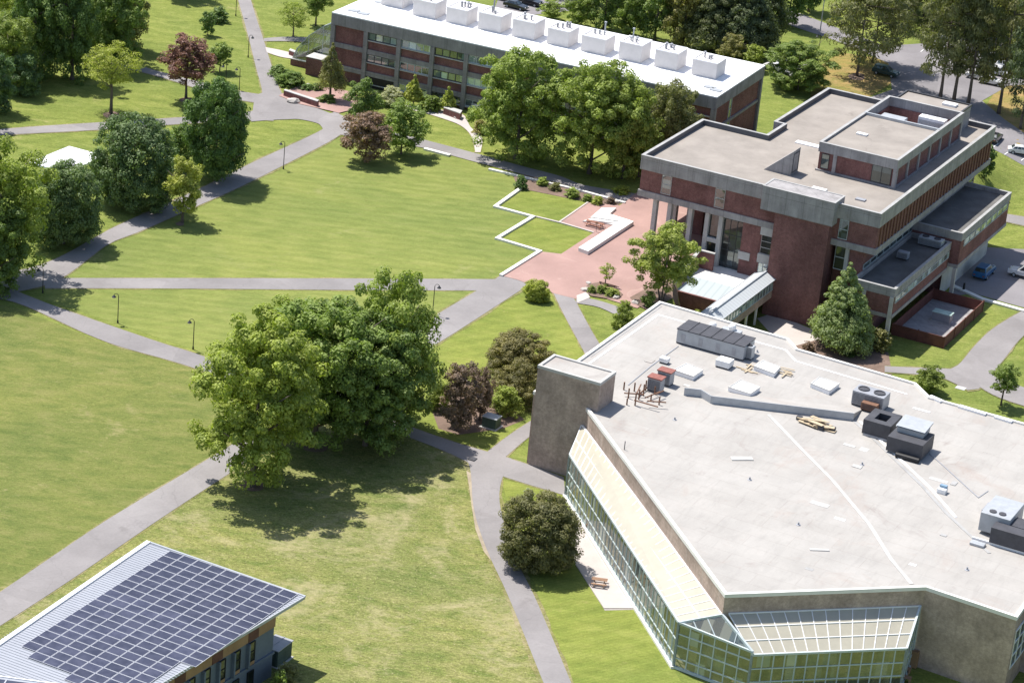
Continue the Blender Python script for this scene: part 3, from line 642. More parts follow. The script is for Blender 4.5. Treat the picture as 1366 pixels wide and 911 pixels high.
# row of white rooftop enclosures
for k,x in enumerate([525,568,611,655,700,746,793,842,890,941]):
    y={0:-4}.get(k, (x-568)*.2135+10)
    gx,gy=cl(x-3,y+13.5,zt)
    e=MB(); w=4.5+.25*math.sin(k*2.3); d=4.7; h=3.05+.2*math.cos(k*1.7)
    e.box(gx-w/2,gx+w/2,gy,gy+d,12.79,12.8+h); en=e.build('rooftop_enclosure',MT['boxcream'],C,bevel=.05)
    e=MB(); e.ring([(gx-w/2-.05,gy-.05),(gx+w/2+.05,gy-.05),(gx+w/2+.05,gy+d+.05),(gx-w/2-.05,gy+d+.05)],.25,12.8+h,12.95+h); e.build('rim',MT['whiteroof'],en)
    rr=random.Random(k)
    for j in range(3+k%3):
        e=MB()
        a=gx-1+rr.random()*2.2; c=gy+1.2+rr.random()*2.4; hh=.5+rr.random()*.6+(1.6 if j==0 and k in (6,7,3) else 0)
        e.tube([(a,c,12.8+h-.05),(a,c,12.8+h+hh)],.13+.07*rr.random(),8); e.lathe([(.25,12.8+h+hh-.1),(.25,12.8+h+hh+.1),(.02,12.8+h+hh+.18)],(a,c,0),8)
        e.build('vent_pipe',MT['metal_l'] if k in(6,7) else MT['metal'],en)
for px,py in ((472,15),(485,19),(947,117),(955,121),(508,4)):
    gx,gy=cl(px,py,zt); b=MB(); b.box(gx-1,gx+1,gy-.7,gy+.7,12.79,13.0); b.build('roof_hatch',MT['metal_l'],C)
# sloping greenhouse on the left end
gp=[(-9.3,1.2),(-8.4,3.4),(-6,6.4),(-3,8.8),(0,10.4)]
b=MB()
for s in range(len(gp)-1):
    (xa,za),(xb,zb)=gp[s],gp[s+1]
    b.quad((xa,3.0,za),(xb,3.0,zb),(xb,dep-4,zb),(xa,dep-4,za))
b.quad(*[(x,3.0,z) for x,z in gp],(0,3.0,1.2)); b.quad(*[(x,dep-4,z) for x,z in gp],(0,dep-4,1.2))
gh=b.build('greenhouse_glazing',MT['clear'],C)
b=MB()
for j in range(10):
    y=3+(dep-7)*j/9
    for s in range(len(gp)-1): b.beam((gp[s][0],y,gp[s][1]+.03),(gp[s+1][0],y,gp[s+1][1]+.03),.1)
for x,z in gp: b.beam((x,3,z+.03),(x,dep-4,z+.03),.09)
for x,z in gp[1:4]: b.beam((x,2.97,1.2),(x,2.97,z),.08)
b.build('glazing_bar',MT['frame'],gh)
b=MB(); b.box(-9.5,0,2.7,3.1,-.5,1.2); b.box(-9.5,-9.1,3.1,dep-4,-.5,1.2); b.box(-4.4,-.2,-.6,2.7,-.5,3.4); b.build('planter_wall',BR,C)
b=MB(); b.box(-9.6,0,2.6,3.2,1.2,1.32); b.box(-4.5,-.1,-.7,2.72,3.4,3.52); b.build('parapet_coping',MT['conc_l'],C)
# ------------------------------------------------------------------ library: angular brown brick building with glazed fronts
D=grid_thing('library_building','wide angular brown brick building with pale flat roof, cream sloped glazing and glass fronts','building')
BD,MEM=MT['brickd'],MT['membrane']
DP=[(33.5,-88.8),(69,-125.4),(87.3,-109.4),(98.4,-110.0),(98.2,-103),(130,-103),(130,-56.6),(69.2,-56.2),(66,-52.9),(48.4,-52.2),(46,-49.6),(25.8,-48.8),(26,-88.8)]
b=MB(); b.prism(DP,-7.6,10.0); b.build('brick_wall',BD,D)
b=MB(); b.prism(inset(DP,.02),9.98,10.12); b.build('roof_surface',MEM,D)
b=MB(); b.ring(inset(DP,-.06),.42,9.9,10.36); b.build('roof_edge',MT['whitestone'],D)
b=MB(); b.box(26.4,35.4,-89.15,-84.5,-.5,14.0); b.build('brick_tower',BD,D)
b=MB(); b.ring([(26.35,-89.2),(35.45,-89.2),(35.45,-84.45),(26.35,-84.45)],.4,13.9,14.3); b.build('roof_edge',MT['conc_l'],D)
b=MB(); b.box(26.6,35.2,-89,-84.7,13.9,14.1); b.build('tower_roof',MEM,D)
# roof step: long vertical grey face with the higher roof falling back behind it
def dl(x,y,z=10.12): return UV(x,y,z)
sa=dl(912,527);sb=dl(1138,561)
b=MB(); vv=(sa[1]+sb[1])/2
sk=[dl(912,527),dl(934,529.5),dl(948,538),dl(1138,561)]
pts=[(p[0],p[1]) for p in sk]
for i in range(3):
    p,q=pts[i],pts[i+1]
    b.prism([p,q,(q[0]-.3,q[1]+4.5),(p[0]-.3,p[1]+4.5)],10.06,[11.15,11.15,10.13,10.13])
st=b.build('roof_step',MT['membrane'],D)
b=MB()
for i in range(3):
    p,q=pts[i],pts[i+1]; d=np.array(q)-np.array(p); d/=np.linalg.norm(d); n=np.array([d[1],-d[0]])
    b.prism([tuple(np.array(p)+n*.06),tuple(np.array(q)+n*.06),tuple(np.array(q)-n*.05),tuple(np.array(p)-n*.05)],10.12,11.2)
b.build('step_face',MT['metal_l'],st)
# roof seams
def seam(pts,w,h,mat,name='roof_seam'):
    b=MB(); P=[Vector((*dl(*p),10.12+h/2)) for p in pts]
    for i in range(len(P)-1): b.beam(P[i]+Vector((0,0,.002*i)),P[i+1]+Vector((0,0,.002*i)),w,h)
    b.build(name,mat,D)
seam([(1025,553),(1075,605),(1110,640),(1160,700),(1188,745),(1216,779)],.5,.05,MT['conc_l'])
seam([(1140,562),(1170,590),(1230,648),(1262,684),(1320,738)],.45,.05,MT['coping']); seam([(1147,562),(1177,590),(1240,650),(1275,690)],.35,.07,MT['whiteroof'])
seam([(838,514),(868,489),(905,462)],.12,.08,MT['metal']); seam([(788,476),(882,409)],.18,.03,MT['coping'])
seam([(1240,605),(1305,664)],.12,.08,MT['metal']); seam([(1305,664),(1318,655)],.1,.07,MT['metal'])
seam([(786,485),(878,420),(975,447),(1048,467),(1062,482),(1210,526)],.3,.04,MT['whiteroof'])
seam([(975,612),(1004,612)],1.0,.12,MT['conc_l'],'roof_pad'); seam([(1080,733),(1106,734)],.5,.1,MT['conc_l'],'roof_pad')
for p,q in (((1240,530),(1256,537)),((1279,543),(1315,554)),((1327,557),(1350,564))): seam([p,q],.7,.3,MT['whiteroof'],'edge_flashing')
for k,(x,y) in enumerate([(702,0)]): pass
# skylights (flat white domes on kerbs)
for k,q in enumerate([[(898.6,493),(925,502),(938,493),(916,484)],[(971.7,516),(1001,525),(1014,516),(988,506)],[(1006,488),(1033,498),(1041,489),(1018,480)],[(1081.5,511),(1106.5,521),(1120,511),(1093,502)]]):
    zc=10.1 if k!=1 else 10.1
    P_=[dl(*p,10.75) for p in q]; s=MB(); s.prism(P_,10.08,10.68); sk_=s.build('skylight',MT['whiteroof'],D)
    s=MB(); s.ring(inset(P_,-.05),.18,10.68,10.76); s.build('frame',MT['conc_l'],sk_)
# --- glazed fronts
A0=(33.3,-88.9);A1=(69.0,-125.45);B1=(87.35,-109.4)
E0=(34.6,-94.6);E1=(64.5,-126.9);E2=(73.9,-127.6);E3=(87.9,-115.4)
zu=7.75;ze=5.9
def lerp(a,b,t): return tuple(a[i]+(b[i]-a[i])*t for i in range(len(a)))
def slope_glaze(a,b_,c,d,n,m,name):
    """panelled slope: a,b_ upper edge, d,c lower edge (3d points)"""
    s=MB(); s.quad(a,b_,c,d); g_=s.build(name,MT['cream'],D)
    s=MB()
    for i in range(n+1): s.beam(lerp(a,b_,i/n),lerp(d,c,i/n),.1,.12)
    for j in range(m+1): s.beam(lerp(a,d,j/m),lerp(b_,c,j/m),.12 if 0<j<m else .24,.14)
    s.build('glazing_bar',MT['white'],g_)
slope_glaze((*A0,zu),(*A1,zu),(*E1,ze),(*E0,ze),30,2,'sloped_glazing')
def glass_wall(p,q,z0,zt0,zt1,n,rows,name='glass_wall',bar=.13,top=True):
    s=MB(); s.quad((*p,z0),(*q,z0),(*q,zt1),(*p,zt0)); g_=s.build(name,MT['clear'],D)
    s=MB()
    for i in range(n+1):
        t=i/n; a=lerp(p,q,t); s.beam((*a,z0),(*a,zt0+(zt1-zt0)*t),bar if 0<i<n else bar*2)
    for r in rows:
        if r<min(zt0,zt1)+.01: s.beam((*p,r),(*q,r),bar*1.05)
    s.beam((*p,zt0),(*q,zt1),.25)
    s.beam((*p,z0+.1),(*q,z0+.1),.3)
    s.build('mullion',MT['frame'],g_); return g_
glass_wall(E0,E1,.1,ze,ze,34,(1.6,3.6)); glass_wall(A0,E0,.1,zu-.6,ze,3,(1.6,3.6))
# corner: wall from E1 to E2 with a triangular head up to A1
glass_wall(E1,E2,.1,ze,5.6,6,(1.4,3.0,4.5))
s=MB(); s.quad((*E1,ze),(*E2,5.6),(*A1,zu)); g_=s.build('corner_glazing',MT['clear'],D)
s=MB(); s.beam((*A1,zu),(*E2,5.6),.28); s.beam((*E1,ze),(*A1,zu),.22)
for t in (.25,.5,.75): 
    s.beam((*lerp(E1,E2,t),ze-.3*t+.02),(lerp(E1,A1,min(1,t*1.3)) if t<.75 else lerp(E2,A1,(1-t)*2))+(ze+(zu-ze)*(min(1,t*1.3) if t<.75 else (1-t)*2),),.1)
s.build('mullion',MT['frame'],g_)
zl=7.9; F0=lerp(A1,B1,.03);F1=lerp(A1,B1,.985)
slope_glaze((*F0,zl),(*F1,zl),(*E3,5.25),(*E2,5.25),14,3,'sloped_glazing')
glass_wall(E2,E3,.1,5.2,5.2,14,(1.7,3.4)); glass_wall(E3,F1,.1,5.2,zl,4,(1.7,3.4))
# inside the glazed fronts: floor and a base kerb outside
s=MB(); s.prism([A0,A1,B1,lerp(E3,B1,.05),lerp(E3,E2,.02),lerp(E2,E1,.02),lerp(E1,E0,.01),lerp(E0,A0,.05)][::-1],-.3,.09); s.build('interior_floor',MT['woodl'],D)
s=MB(); s.beam((*E0,.1),(*lerp(E0,E1,1.005),.1),.75,.45); s.build('base_kerb',MT['whitestone'],D)
# interior furniture seen through the glass
rr=random.Random(4)
s=MB()
for i in range(46):
    t=rr.random(); w_=rr.random()*.7+.15
    if i<22: p=lerp(lerp(E0,A0,w_),lerp(E1,A1,w_),t)
    else: p=lerp(lerp(E2,A1,w_),lerp(E3,B1,w_),t)
    s.box(p[0]-.8,p[0]+.8,p[1]-.4,p[1]+.4,.7,.76)
    for a in (-.7,.7): s.box(p[0]+a-.05,p[0]+a+.05,p[1]-.35,p[1]+.35,.09,.7)
s.build('reading_tables',MT['wood'],D)
s=MB()
for i in range(15):
    t=i/14
    p=lerp(lerp(E2,A1,.93),lerp(E3,B1,.93),t); s.box(p[0]-.5,p[0]+.5,p[1]-.3,p[1]+.3,.09,2.2)
s.build('bookshelves',MT['woodcl'],D)
# window on the far right wall
# ribbon window in the wall that turns away at the right edge
window(D,-109.2,-103.4,3.2,8.2,98.35,3,3,GL,MT['white'],face='u',wf=.16)
rr=random.Random(21)
for i in range(26):
    px,py=rr.choice([(rr.uniform(900,1150),rr.uniform(590,760)),(rr.uniform(1180,1330),rr.uniform(600,760)),(rr.uniform(830,1000),rr.uniform(450,520)),(rr.uniform(1060,1300),rr.uniform(500,600))])
    u,v=dl(px,py)
    if (u-33.3)*-.716+(v+88.9)*-.698>-3 or (u-69)*.66+(v+125.4)*-.75>-3: continue
    w_,h_=rr.uniform(.3,1.3),rr.uniform(.2,.7); b=MB(); b.box(u-w_,u+w_,v-h_,v+h_,10.1,10.125+.003*i); b.build('roof_patch',rr.choice([MT['whiteroof'],MT['conc_l'],MT['coping'],MT['membrane']]),D)
for px,py in ((1000,640),(1065,700),(1150,620),(900,560),(1290,760),(1010,470)):
    u,v=dl(px,py); b=MB(); b.lathe([(.3,10.12),(.3,10.16),(.12,10.2),(.1,10.5),(.01,10.5)],(u,v,0),10); b.build('roof_drain',MT['metal'],D)
b=MB(); u,v=UV(833,598,10.3); b.tube([(u,v,10.1),(u,v,11.3)],.06); b.build('vent_pipe',MT['metal_d'],D)
# roof equipment on the library
zr=10.12
def on_roof(x,y,z=zr): u,v=UV(x,y,z); return W(u,v,z)
p=on_roof(946,469.5)
t=thing('air_handler','long low grey air handler with dark top near the back of the pale roof','air unit',p,AZ)
b=MB(); b.box(-5.0,5.0,-.1,3.8,.2,2.1); b.build('casing',MT['metal_l'],t,bevel=.05)
b=MB(); b.box(-5.08,5.08,-.16,3.86,2.1,2.22); [b.box(x,x+.06,-.16,3.86,2.22,2.3) for x in (-3.4,-1.7,0,1.7,3.4)]; b.build('lid',MT['metal_d'],t)
b=MB(); [b.box(x-.3,x+.3,-.14,-.08,.5,1.6) for x in (-4,-1.4,1.2,3.6)]; b.build('access_panel',MT['metal'],t)
b=MB(); b.box(-5,5,0,.3,0,.2); b.box(-5,5,3.4,3.7,0,.2); b.build('skid',MT['metal_d'],t)
def hvac(px,py,w,d,h,mat,label,fans=0,name='air_unit',cat='air unit',group=None,legs=.2,rz=0,z=zr,**k):
    return machine(name,label,0,0,0,w,d,h,mat,group,fans,AZ+rz,W_=on_roof(px,py,z),legs=legs,cat=cat,**k)
hvac(998,478,1.3,1.1,1.9,MT['metal_l'],'small pale upright condenser at the right end of the long grey air handler',1)
hvac(886,484,1.2,1.0,.8,MT['white'],'smallest white vent box, alone left of the square skylight',name='vent_box',cat='vent box',louvre=False)
hvac(966,489,2.0,1.8,1.1,MT['white'],'larger white vent box in front of the long grey air handler',name='vent_box',cat='vent box',louvre=False)
t=hvac(874,521,1.9,1.4,1.9,MT['metal'],'front one of two rusty red topped grey units beside the pipe racks',group='red topped units on the roof')
b=MB(); b.box(-1.05,1.05,-.8,.8,1.9,2.05); b.build('lid',MT['redtop'],t)
t=hvac(887,512,1.9,1.4,1.9,MT['metal'],'rear one of two rusty red topped grey units, further from the pipe racks',group='red topped units on the roof')
b=MB(); b.box(-1.05,1.05,-.8,.8,1.9,2.05); b.build('lid',MT['redtop'],t)
for k,(x,y,l) in enumerate([(950,441,'left white hooded vent behind the long grey air handler'),(976,444,'right white hooded vent behind the long grey air handler')]):
    t=thing('roof_vent',l,'roof vent',on_roof(x,y),AZ,'hooded vents behind the air handler')
    b=MB(); b.box(-.9-k*.5,.9+k*.5,-.5,.5,0,.5); b.build('base',MT['metal_l'],t); b=MB(); b.lathe([(.5,.5),(.55,.95),(.4,1.2),(.02,1.3)],(0,0,0),12); b.build('hood',MT['white'],t)
# pipe racks
t=thing('pipe_rack','cluster of rusty brown pipes and stub posts on the roof beside the brown tower','pipes',on_roof(852,535),AZ)
rr=random.Random(3)
for i in range(11):
    a,c=UV(*[(832,520),(838,531),(846,522),(852,533),(861,521),(868,535),(836,540),(858,528),(879,540),(873,526),(847,541)][i],zr); o=UV(852,535,zr)
    x,y=a-o[0],c-o[1]; h=.9+rr.random()*.9
    b=MB(); b.tube([(x,y,0),(x,y,h)],.10,6); b.build('post',MT['rust'],t)
b=MB()
for i in range(7):
    x=-3+rr.random()*5; y=-3+rr.random()*5; a=rr.random()*.6+(0 if i%2 else 1.3); L=1.5+rr.random()*2.2
    b.tube([(x,y,.35+.1*i),(x+math.cos(a)*L,y+math.sin(a)*L,.35+.1*i)],.09,6)
b.build('pipe_run',MT['rust'],t)
# lumber pile
t=thing('lumber_pile','pile of new yellow boards and plywood with dark scraps in front of the roof step','lumber',on_roof(1090,567),AZ)
rr=random.Random(9)
for i in range(12):
    b=MB(); a=rr.uniform(-.3,.3); x,y=rr.uniform(-1.6,1.6),rr.uniform(-.9,.9); L=rr.uniform(1.0,2.0); z=.05+i*.06
    b.beam((x-L*math.cos(a),y-L*math.sin(a),z),(x+L*math.cos(a),y+L*math.sin(a),z+.03),.3+rr.random()*.7,.07); b.build('board',MT['woodl'],t)
b=MB(); [b.box(x,x+.7,y,y+.6,0,.5) for x,y in ((1.9,-.6),(-2.9,-.2),(.6,-1.4))]; b.build('dark_scrap',MT['metal_d'],t)
t=thing('lumber_pile','scattered yellow planks around the skylight next to the upright condenser','lumber',on_roof(1024,495),AZ)
for i in range(12):
    b=MB(); a=rr.choice([0,1.57])+rr.uniform(-.15,.15); x,y=rr.choice([(-2.6,0),(2.4,.5),(-1,2.6),(2,1.6),(-2.4,-1.5)]); x+=rr.uniform(-.5,.5); y+=rr.uniform(-.5,.5); L=rr.uniform(.6,1.4)
    b.beam((x-L*math.cos(a),y-L*math.sin(a),.06+.02*i),(x+L*math.cos(a),y+L*math.sin(a),.08+.02*i),.2,.06); b.build('board',MT['woodl'],t)
# fan unit and black ductwork
hvac(1160,541,4.4,2.6,2.1,MT['metal'],'pale grey unit with two dark top fans at the right end of the roof step',2)
t=hvac(1160,548,2.2,1.3,1.2,MT['rust'],'low slatted rusty coil frame between the two fan unit and the black ducts',name='coil_frame',cat='coil frame')
t=thing('roof_duct','black box duct with a square opening, upper of the two black ducts','duct',on_roof(1175,577),AZ,'black ducts')
b=MB(); b.ring([(-1.9,-2.2),(1.9,-2.2),(1.9,2.2),(-1.9,2.2)],1.1,.2,2.2); b.box(-1.5,1.5,-1.8,1.8,.2,.6); b.build('casing',MT['metal_d'],t,bevel=.05); b=MB(); b.box(-1.6,1.6,-2.3,-2.1,0,.3); b.box(-1.6,1.6,2,2.2,0,.25); b.build('skid',MT['metal'],t)
t=thing('roof_duct','black box duct carrying a lighter grey cowl, lower of the two black ducts','duct',on_roof(1211,603),AZ,'black ducts')
b=MB(); b.box(-2.4,2.4,-1.9,2.6,.3,2.3); b.build('casing',MT['metal_d'],t,bevel=.06); b=MB(); b.tube([(-.8,-2.4,.35),(2.3,-2.4,.35)],.35,10); b.build('pipe',MT['black'],t); b=MB(); b.box(-2,2,-1.6,-1.4,0,.3); b.box(-2,2,2,2.2,0,.3); b.build('skid',MT['metal'],t)
b=MB(); b.box(-1.9,1.6,.2,2.9,2.3,3.2); b.quad((-2.1,0,3.2),(1.8,0,3.2),(1.8,3.4,3.5),(-2.1,3.4,3.5)); b.quad((-2.1,0,3.05),(-2.1,3.4,3.35),(1.8,3.4,3.35),(1.8,0,3.05)); b.build('cowl',MT['metal_l'],t)
# big unit at the right edge
t=thing('air_handler','large white air handler with grey ducts at the right edge of the roof','air unit',on_roof(1330,712),AZ)
b=MB(); b.box(-2.1,1.6,-1.2,4.6,.4,2.8); b.build('casing',MT['metal_l'],t,bevel=.05)
b=MB(); b.box(.0,5.4,-3.4,-1.5,.3,2.3); b.build('duct',MT['metal_d'],t,bevel=.05)
b=MB(); b.box(-2.9,-2.1,2.2,4.8,.3,1.5); b.build('filter_box',MT['metal'],t); b=MB(); b.tube([(1.4,6.2,2.4),(2.4,5.6,2.6),(3.0,3.2,2.4),(3.1,1,2.0)],.45,10); b.build('elbow_duct',MT['metal'],t,smooth=True)
b=MB(); b.box(1.7,5.0,-1.2,1.5,.3,2.2); b.build('fan_section',MT['metal_d'],t); b=MB(); b.box(-2.1,5.2,-3.3,-3.0,0,.3); b.box(-2.1,5,4,4.3,0,.4); b.build('skid',MT['white'],t)
for k in range(2):
    b=MB(); b.lathe([(.45,2.8),(.45,2.92),(.05,2.95)],(-.9+k*1.2,-.2,0),12); b.build('fan',MT['metal_d'],t)
t=thing('roof_pad_stack','small grey bundle of flat pads left of the large white air handler','pads',on_roof(1304,727),AZ)
b=MB(); b.box(-.9,.9,-.5,.5,0,.35); b.build('pads',MT['metal_l'],t,bevel=.08); 
t=thing('vent_box','small blue and white vent box between the black ducts and the large white air handler','vent box',on_roof(1257,657),AZ)
b=MB(); b.box(-.6,.5,-.5,.5,0,.6); b.build('casing',MT['white'],t,bevel=.03); b=MB(); b.box(-.5,.4,.1,.6,.6,.9); b.build('lid',surf('blue_paint',(.2,.3,.4)),t)
# ------------------------------------------------------------------ covered bridge
t=grid_thing('covered_bridge','narrow covered footbridge with grey metal roof and window strip linking two buildings','footbridge',24.2,-25)
b=MB(); r=[(-1.75,-.6),(0,.25),(1.65,-.65)]
y0,y1=-24,23.6
b.quad((-1.8,y0,-.55),(0,y0,.2),(0,y1,.2),(-1.8,y1,-.55)); b.quad((0,y0,.2),(1.75,y0,-.7),(1.75,y1,-.7),(0,y1,.2)); b.quad((-1.8,y0,-.7),(-1.8,y1,-.7),(1.75,y1,-.85),(1.75,y0,-.85)); b.quad((-1.8,y1,-.7),(-1.8,y1,-.55),(0,y1,.2),(1.75,y1,-.7),(1.75,y1,-.85)); b.build('roof',MT['skyroof'],t)
b=MB(); b.beam((0,y0,.25),(0,y1,.25),.3,.14); b.beam((-1.8,y0,-.56),(-1.8,y1,-.56),.16); b.beam((1.75,y0,-.72),(1.75,y1,-.72),.16); b.build('ridge_cap',MT['metal_l'],t)
b=MB(); b.box(-1.5,1.45,y0,y1,-3.9,-2.5); b.build('deck',MT['brickd'],t)
window(t,y0,y1,-2.5,-.75,1.44,40,1,MT['glassp'],MT['frame'],face='u',name='window_strip'); window(t,y0,y1,-2.5,-.75,-1.3,40,1,MT['glassp'],MT['frame'],face='u',name='window_strip')
for v_ in (18,14,5,-5):
    b=MB(); b.box(.9,1.3,v_-.2,v_+.2,-4.2,-3.85); b.box(.95,1.25,v_-.15,v_+.15,-7.6,-3.9); b.build('post',MT['white'],t)
# fenced service enclosure
t=grid_thing('fenced_enclosure','red board fence around a concrete yard beside the brick building','enclosure',44.5,3.7,-7)
q=[(0,0),(8.7,0),(8.7,19.5),(0,19.5)]
b=MB(); b.ring(q,.12,0,1.9); 
for i in range(20):
    b.box(-.05+.0,.05,i,i+.06,0,1.95) if i else None
b.build('board_fence',MT['fence'],t)
b=MB(); 
for x,y in [(0,0),(4.3,0),(8.7,0),(8.7,5),(8.7,10),(8.7,15),(8.7,19.5),(0,19.5)]: b.box(x-.1,x+.1,y-.1,y+.1,0,2.05)
b.build('post',MT['fence'],t)
b=MB(); b.prism(inset(q,.15),0.02,.08); b.build('slab',MT['conc'],t)
t=thing('transformer_box','pale green metal cabinet inside the red fenced yard','cabinet',W(49.2,14.6,-6.92),AZ)
b=MB(); b.box(-1.5,1.5,-.8,.8,.1,1.5); b.build('casing',MT['metal'],t,bevel=.03); b=MB(); b.box(-1.6,1.6,-.9,.9,1.5,1.62); b.build('lid',surf('pale_green_paint',(.45,.58,.53)),t); b=MB(); b.box(-1.7,1.7,-1,1,0,.1); b.build('plinth',MT['conc_l'],t)
# ------------------------------------------------------------------ building with the solar roof
S=grid_thing('solar_building','slate clad building with wood band and a metal roof covered in solar panels','building')
RZ=8.0
R=[(8.2,-150.3),(29.3,-150.6),(25.6,-196),(9.6,-196)]
b=MB(); b.prism(R[::-1],7.7,8.0); b.build('roof',MT['seam'],S)
b=MB()
npre=len(S.children)
n=98
for i in range(n):
    v=-150.6-i*.46; b.box(8.4,29.1-2.6*i/n,v-.03,v+.03,7.99,8.06)
b.build('roof_seams',MT['metal_l'],S)
b=MB(); b.beam((8.2,-150.3,8.0),(29.3,-150.6,8.0),.25,.2); b.beam((29.25,-150.7,7.9),(25.6,-196,7.9),.12,.35); b.build('roof_edge',MT['metal_l'],S)
b=MB(); b.beam((8.15,-150.3,8.06),(9.55,-196,8.06),.55,.22); b.build('gutter',MT['white'],S)
n_before=set(S.children)
b=MB(); b.box(10.5,27.3,-196,-155.7,-.5,7.7); b.build('slate_wall',MT['bluecl'],S)
b=MB(); b.box(27.28,27.42,-196,-155.65,6.3,7.68); b.build('wood_band',MT['woodcl'],S)
b=MB(); b.box(27.3,27.5,-182,-155.6,2.9,3.2); b.build('belt_course',MT['bluecl'],S)
DW=surf('dark_wood',(.13,.06,.045))
for i in range(5): b=MB(); b.box(27.3,27.47,-160.5-i*6.3,-158.7-i*6.3,6.32,7.66); b.build('dark_wood_panel',DW,S)
for i in range(8):
    v=-160.3-i*2.6
    window(S,v,v+1.1,3.7,6.1,27.36,1,2,MT['glassd'],MT['black'],face='u'); 
    b=MB(); b.box(27.3,27.45,v,v+1.1,3.25,3.68); b.build('wood_panel',MT['woodcl'],S)
    window(S,v,v+1.1,.6,2.5,27.36,1,1,MT['glassd'],MT['black'],face='u')
    b=MB(); b.box(27.3,27.75,v-.35,v-.1,3.2,6.2); b.build('fin',MT['bluecl'],S)
bpy.context.view_layer.update()
dd=math.radians(-4.84); pv=Vector((27.3,-155.7,0)); tgt=Vector((28.55,-155.7,0))
for o in list(S.children):
    if o in n_before: continue
    o.rotation_euler.z=dd; o.location=tgt-(Matrix.Rotation(dd,3,'Z')@pv)
pm=MB(); pw,pl=1.84,1.405
pm.cm=1; pm.box(-pw/2,pw/2,-pl/2,pl/2,0,.05); pm.cm=0; pm.box(-pw/2+.05,pw/2-.05,-pl/2+.05,pl/2-.05,.03,.058)
proto=pm.build('solar_panel',[MT['pv'],MT['pvframe']],S)
cells=[]
u00,v00=UV(228,735,RZ); 
UW=(28.45-11.4)/9; VW=1.435
ends=[19,20,20,20,19.9,19.9,19.9,19,13.2]
for i in range(9):
    nr={0:19,1:20,2:20,3:20,4:21,5:21,6:21,7:19,8:14}[i]
    for j in range(nr): cells.append((11.4+UW*(i+.5)-.012*j,-150.75-VW*(j+.5)))
cells.sort(key=lambda c:c[1])
near=cells[:100]; rest=cells[100:]
for k,(u,v) in enumerate(near):
    o=proto if k==0 else proto.copy()
    if k: COL.objects.link(o); o.parent=S
    o.location=(u,v,8.09)
m_=MB()
for u,v in rest:
    m_.cm=1; m_.box(u-pw/2,u+pw/2,v-pl/2,v+pl/2,8.09,8.14); m_.cm=0; m_.box(u-pw/2+.05,u+pw/2-.05,v-pl/2+.05,v+pl/2-.05,8.1,8.148)
o=m_.build('solar_panel',[MT['pv'],MT['pvframe']],S); o['kind']='stuff'
# second solar array on the lower left wing
q0=un(7,908,8.6);q1=un(75,917,8.6); a2=math.atan2(q1[1]-q0[1],q1[0]-q0[0])
S2=thing('solar_wing','metal roofed wing with a second array of solar panels at the lower left corner','building',(q0[0],q0[1],0),a2)
b=MB(); b.box(-14,9.5,-14,1.1,7.9,8.35); b.build('roof',MT['seam'],S2); b=MB(); b.box(-13,11,-13.5,.4,-.5,7.9); b.build('slate_wall',MT['bluecl'],S2)
b=MB(); b.box(-14,9.5,1.05,1.2,7.85,8.45); b.build('roof_edge',MT['white'],S2)
for i in range(-4,4):
    for j in range(4):
        if j==0 and i>0: continue
        o=proto.copy(); COL.objects.link(o); o.parent=S2; o.location=(i*2.45+1.2,-.2-j*1.5,8.42); o.scale=(1.33,1.03,1)
t=thing('utility_box','dark green ribbed utility box behind the corner of the solar roofed building','cabinet',G(368,880),AZ)
b=MB(); b.box(-1.1,1.1,-1.5,1.5,.1,2.1); [b.box(-1.1+i*.4,-1.05+i*.4,-1.56,-1.5,.2,2.0) for i in range(1,6)]; b.build('casing',surf('dark_green_paint',(.07,.10,.085)),t,bevel=.04)
b=MB(); b.box(-1.2,1.2,-1.6,1.6,2.1,2.2); b.box(-.05,.05,-1.6,1.6,2.2,2.26); b.build('lid',MT['metal'],t); b=MB(); b.box(-1.3,1.3,-1.7,1.7,-.1,.1); b.build('plinth',MT['conc_l'],t)
# ------------------------------------------------------------------ vegetation
def leafcloud(centers,rcs,per,leaf,flat,seed,aspect=.75,upb=.45,droop=0):
    R_=np.random.RandomState(seed); n=len(centers)*per
    C_=np.repeat(centers,per,0); rc=np.repeat(rcs,per)
    d=R_.normal(size=(n,3)); d[:,2]+=upb*.6; d/=np.linalg.norm(d,axis=1)[:,None]
    r=rc*(.5+.58*R_.rand(n)**.55)
    P=C_+d*r[:,None]*np.array([1,1,flat])
    N=d*1.25+np.array([0,0,upb])+R_.normal(size=(n,3))*.38; N/=np.linalg.norm(N,axis=1)[:,None]
    a=R_.normal(size=(n,3)); T=np.cross(N,a); T/=np.linalg.norm(T,axis=1)[:,None]; Bt=np.cross(N,T)
    s=leaf*(.55+.9*R_.rand(n)); T=T*s[:,None]; Bt=Bt*(s*aspect)[:,None]
    V=np.stack([P-T*.5,P-Bt*.5+T*.08,P+T*.5,P+Bt*.5+T*.08],1).reshape(-1,3)
    V[:,2]-=droop*np.linalg.norm(V[:,:2],axis=1)**2
    return V
def mesh_from_quads(name,V):
    n=len(V)//4; me=bpy.data.meshes.new(name); me.vertices.add(len(V)); me.vertices.foreach_set('co',V.astype(np.float32).ravel())
    me.loops.add(4*n); me.loops.foreach_set('vertex_index',np.arange(4*n,dtype=np.int32))
    me.polygons.add(n); me.polygons.foreach_set('loop_start',np.arange(0,4*n,4,dtype=np.int32)); me.polygons.foreach_set('loop_total',np.full(n,4,dtype=np.int32))
    me.update(); me.validate(); me.materials.append(LM['green']); return me
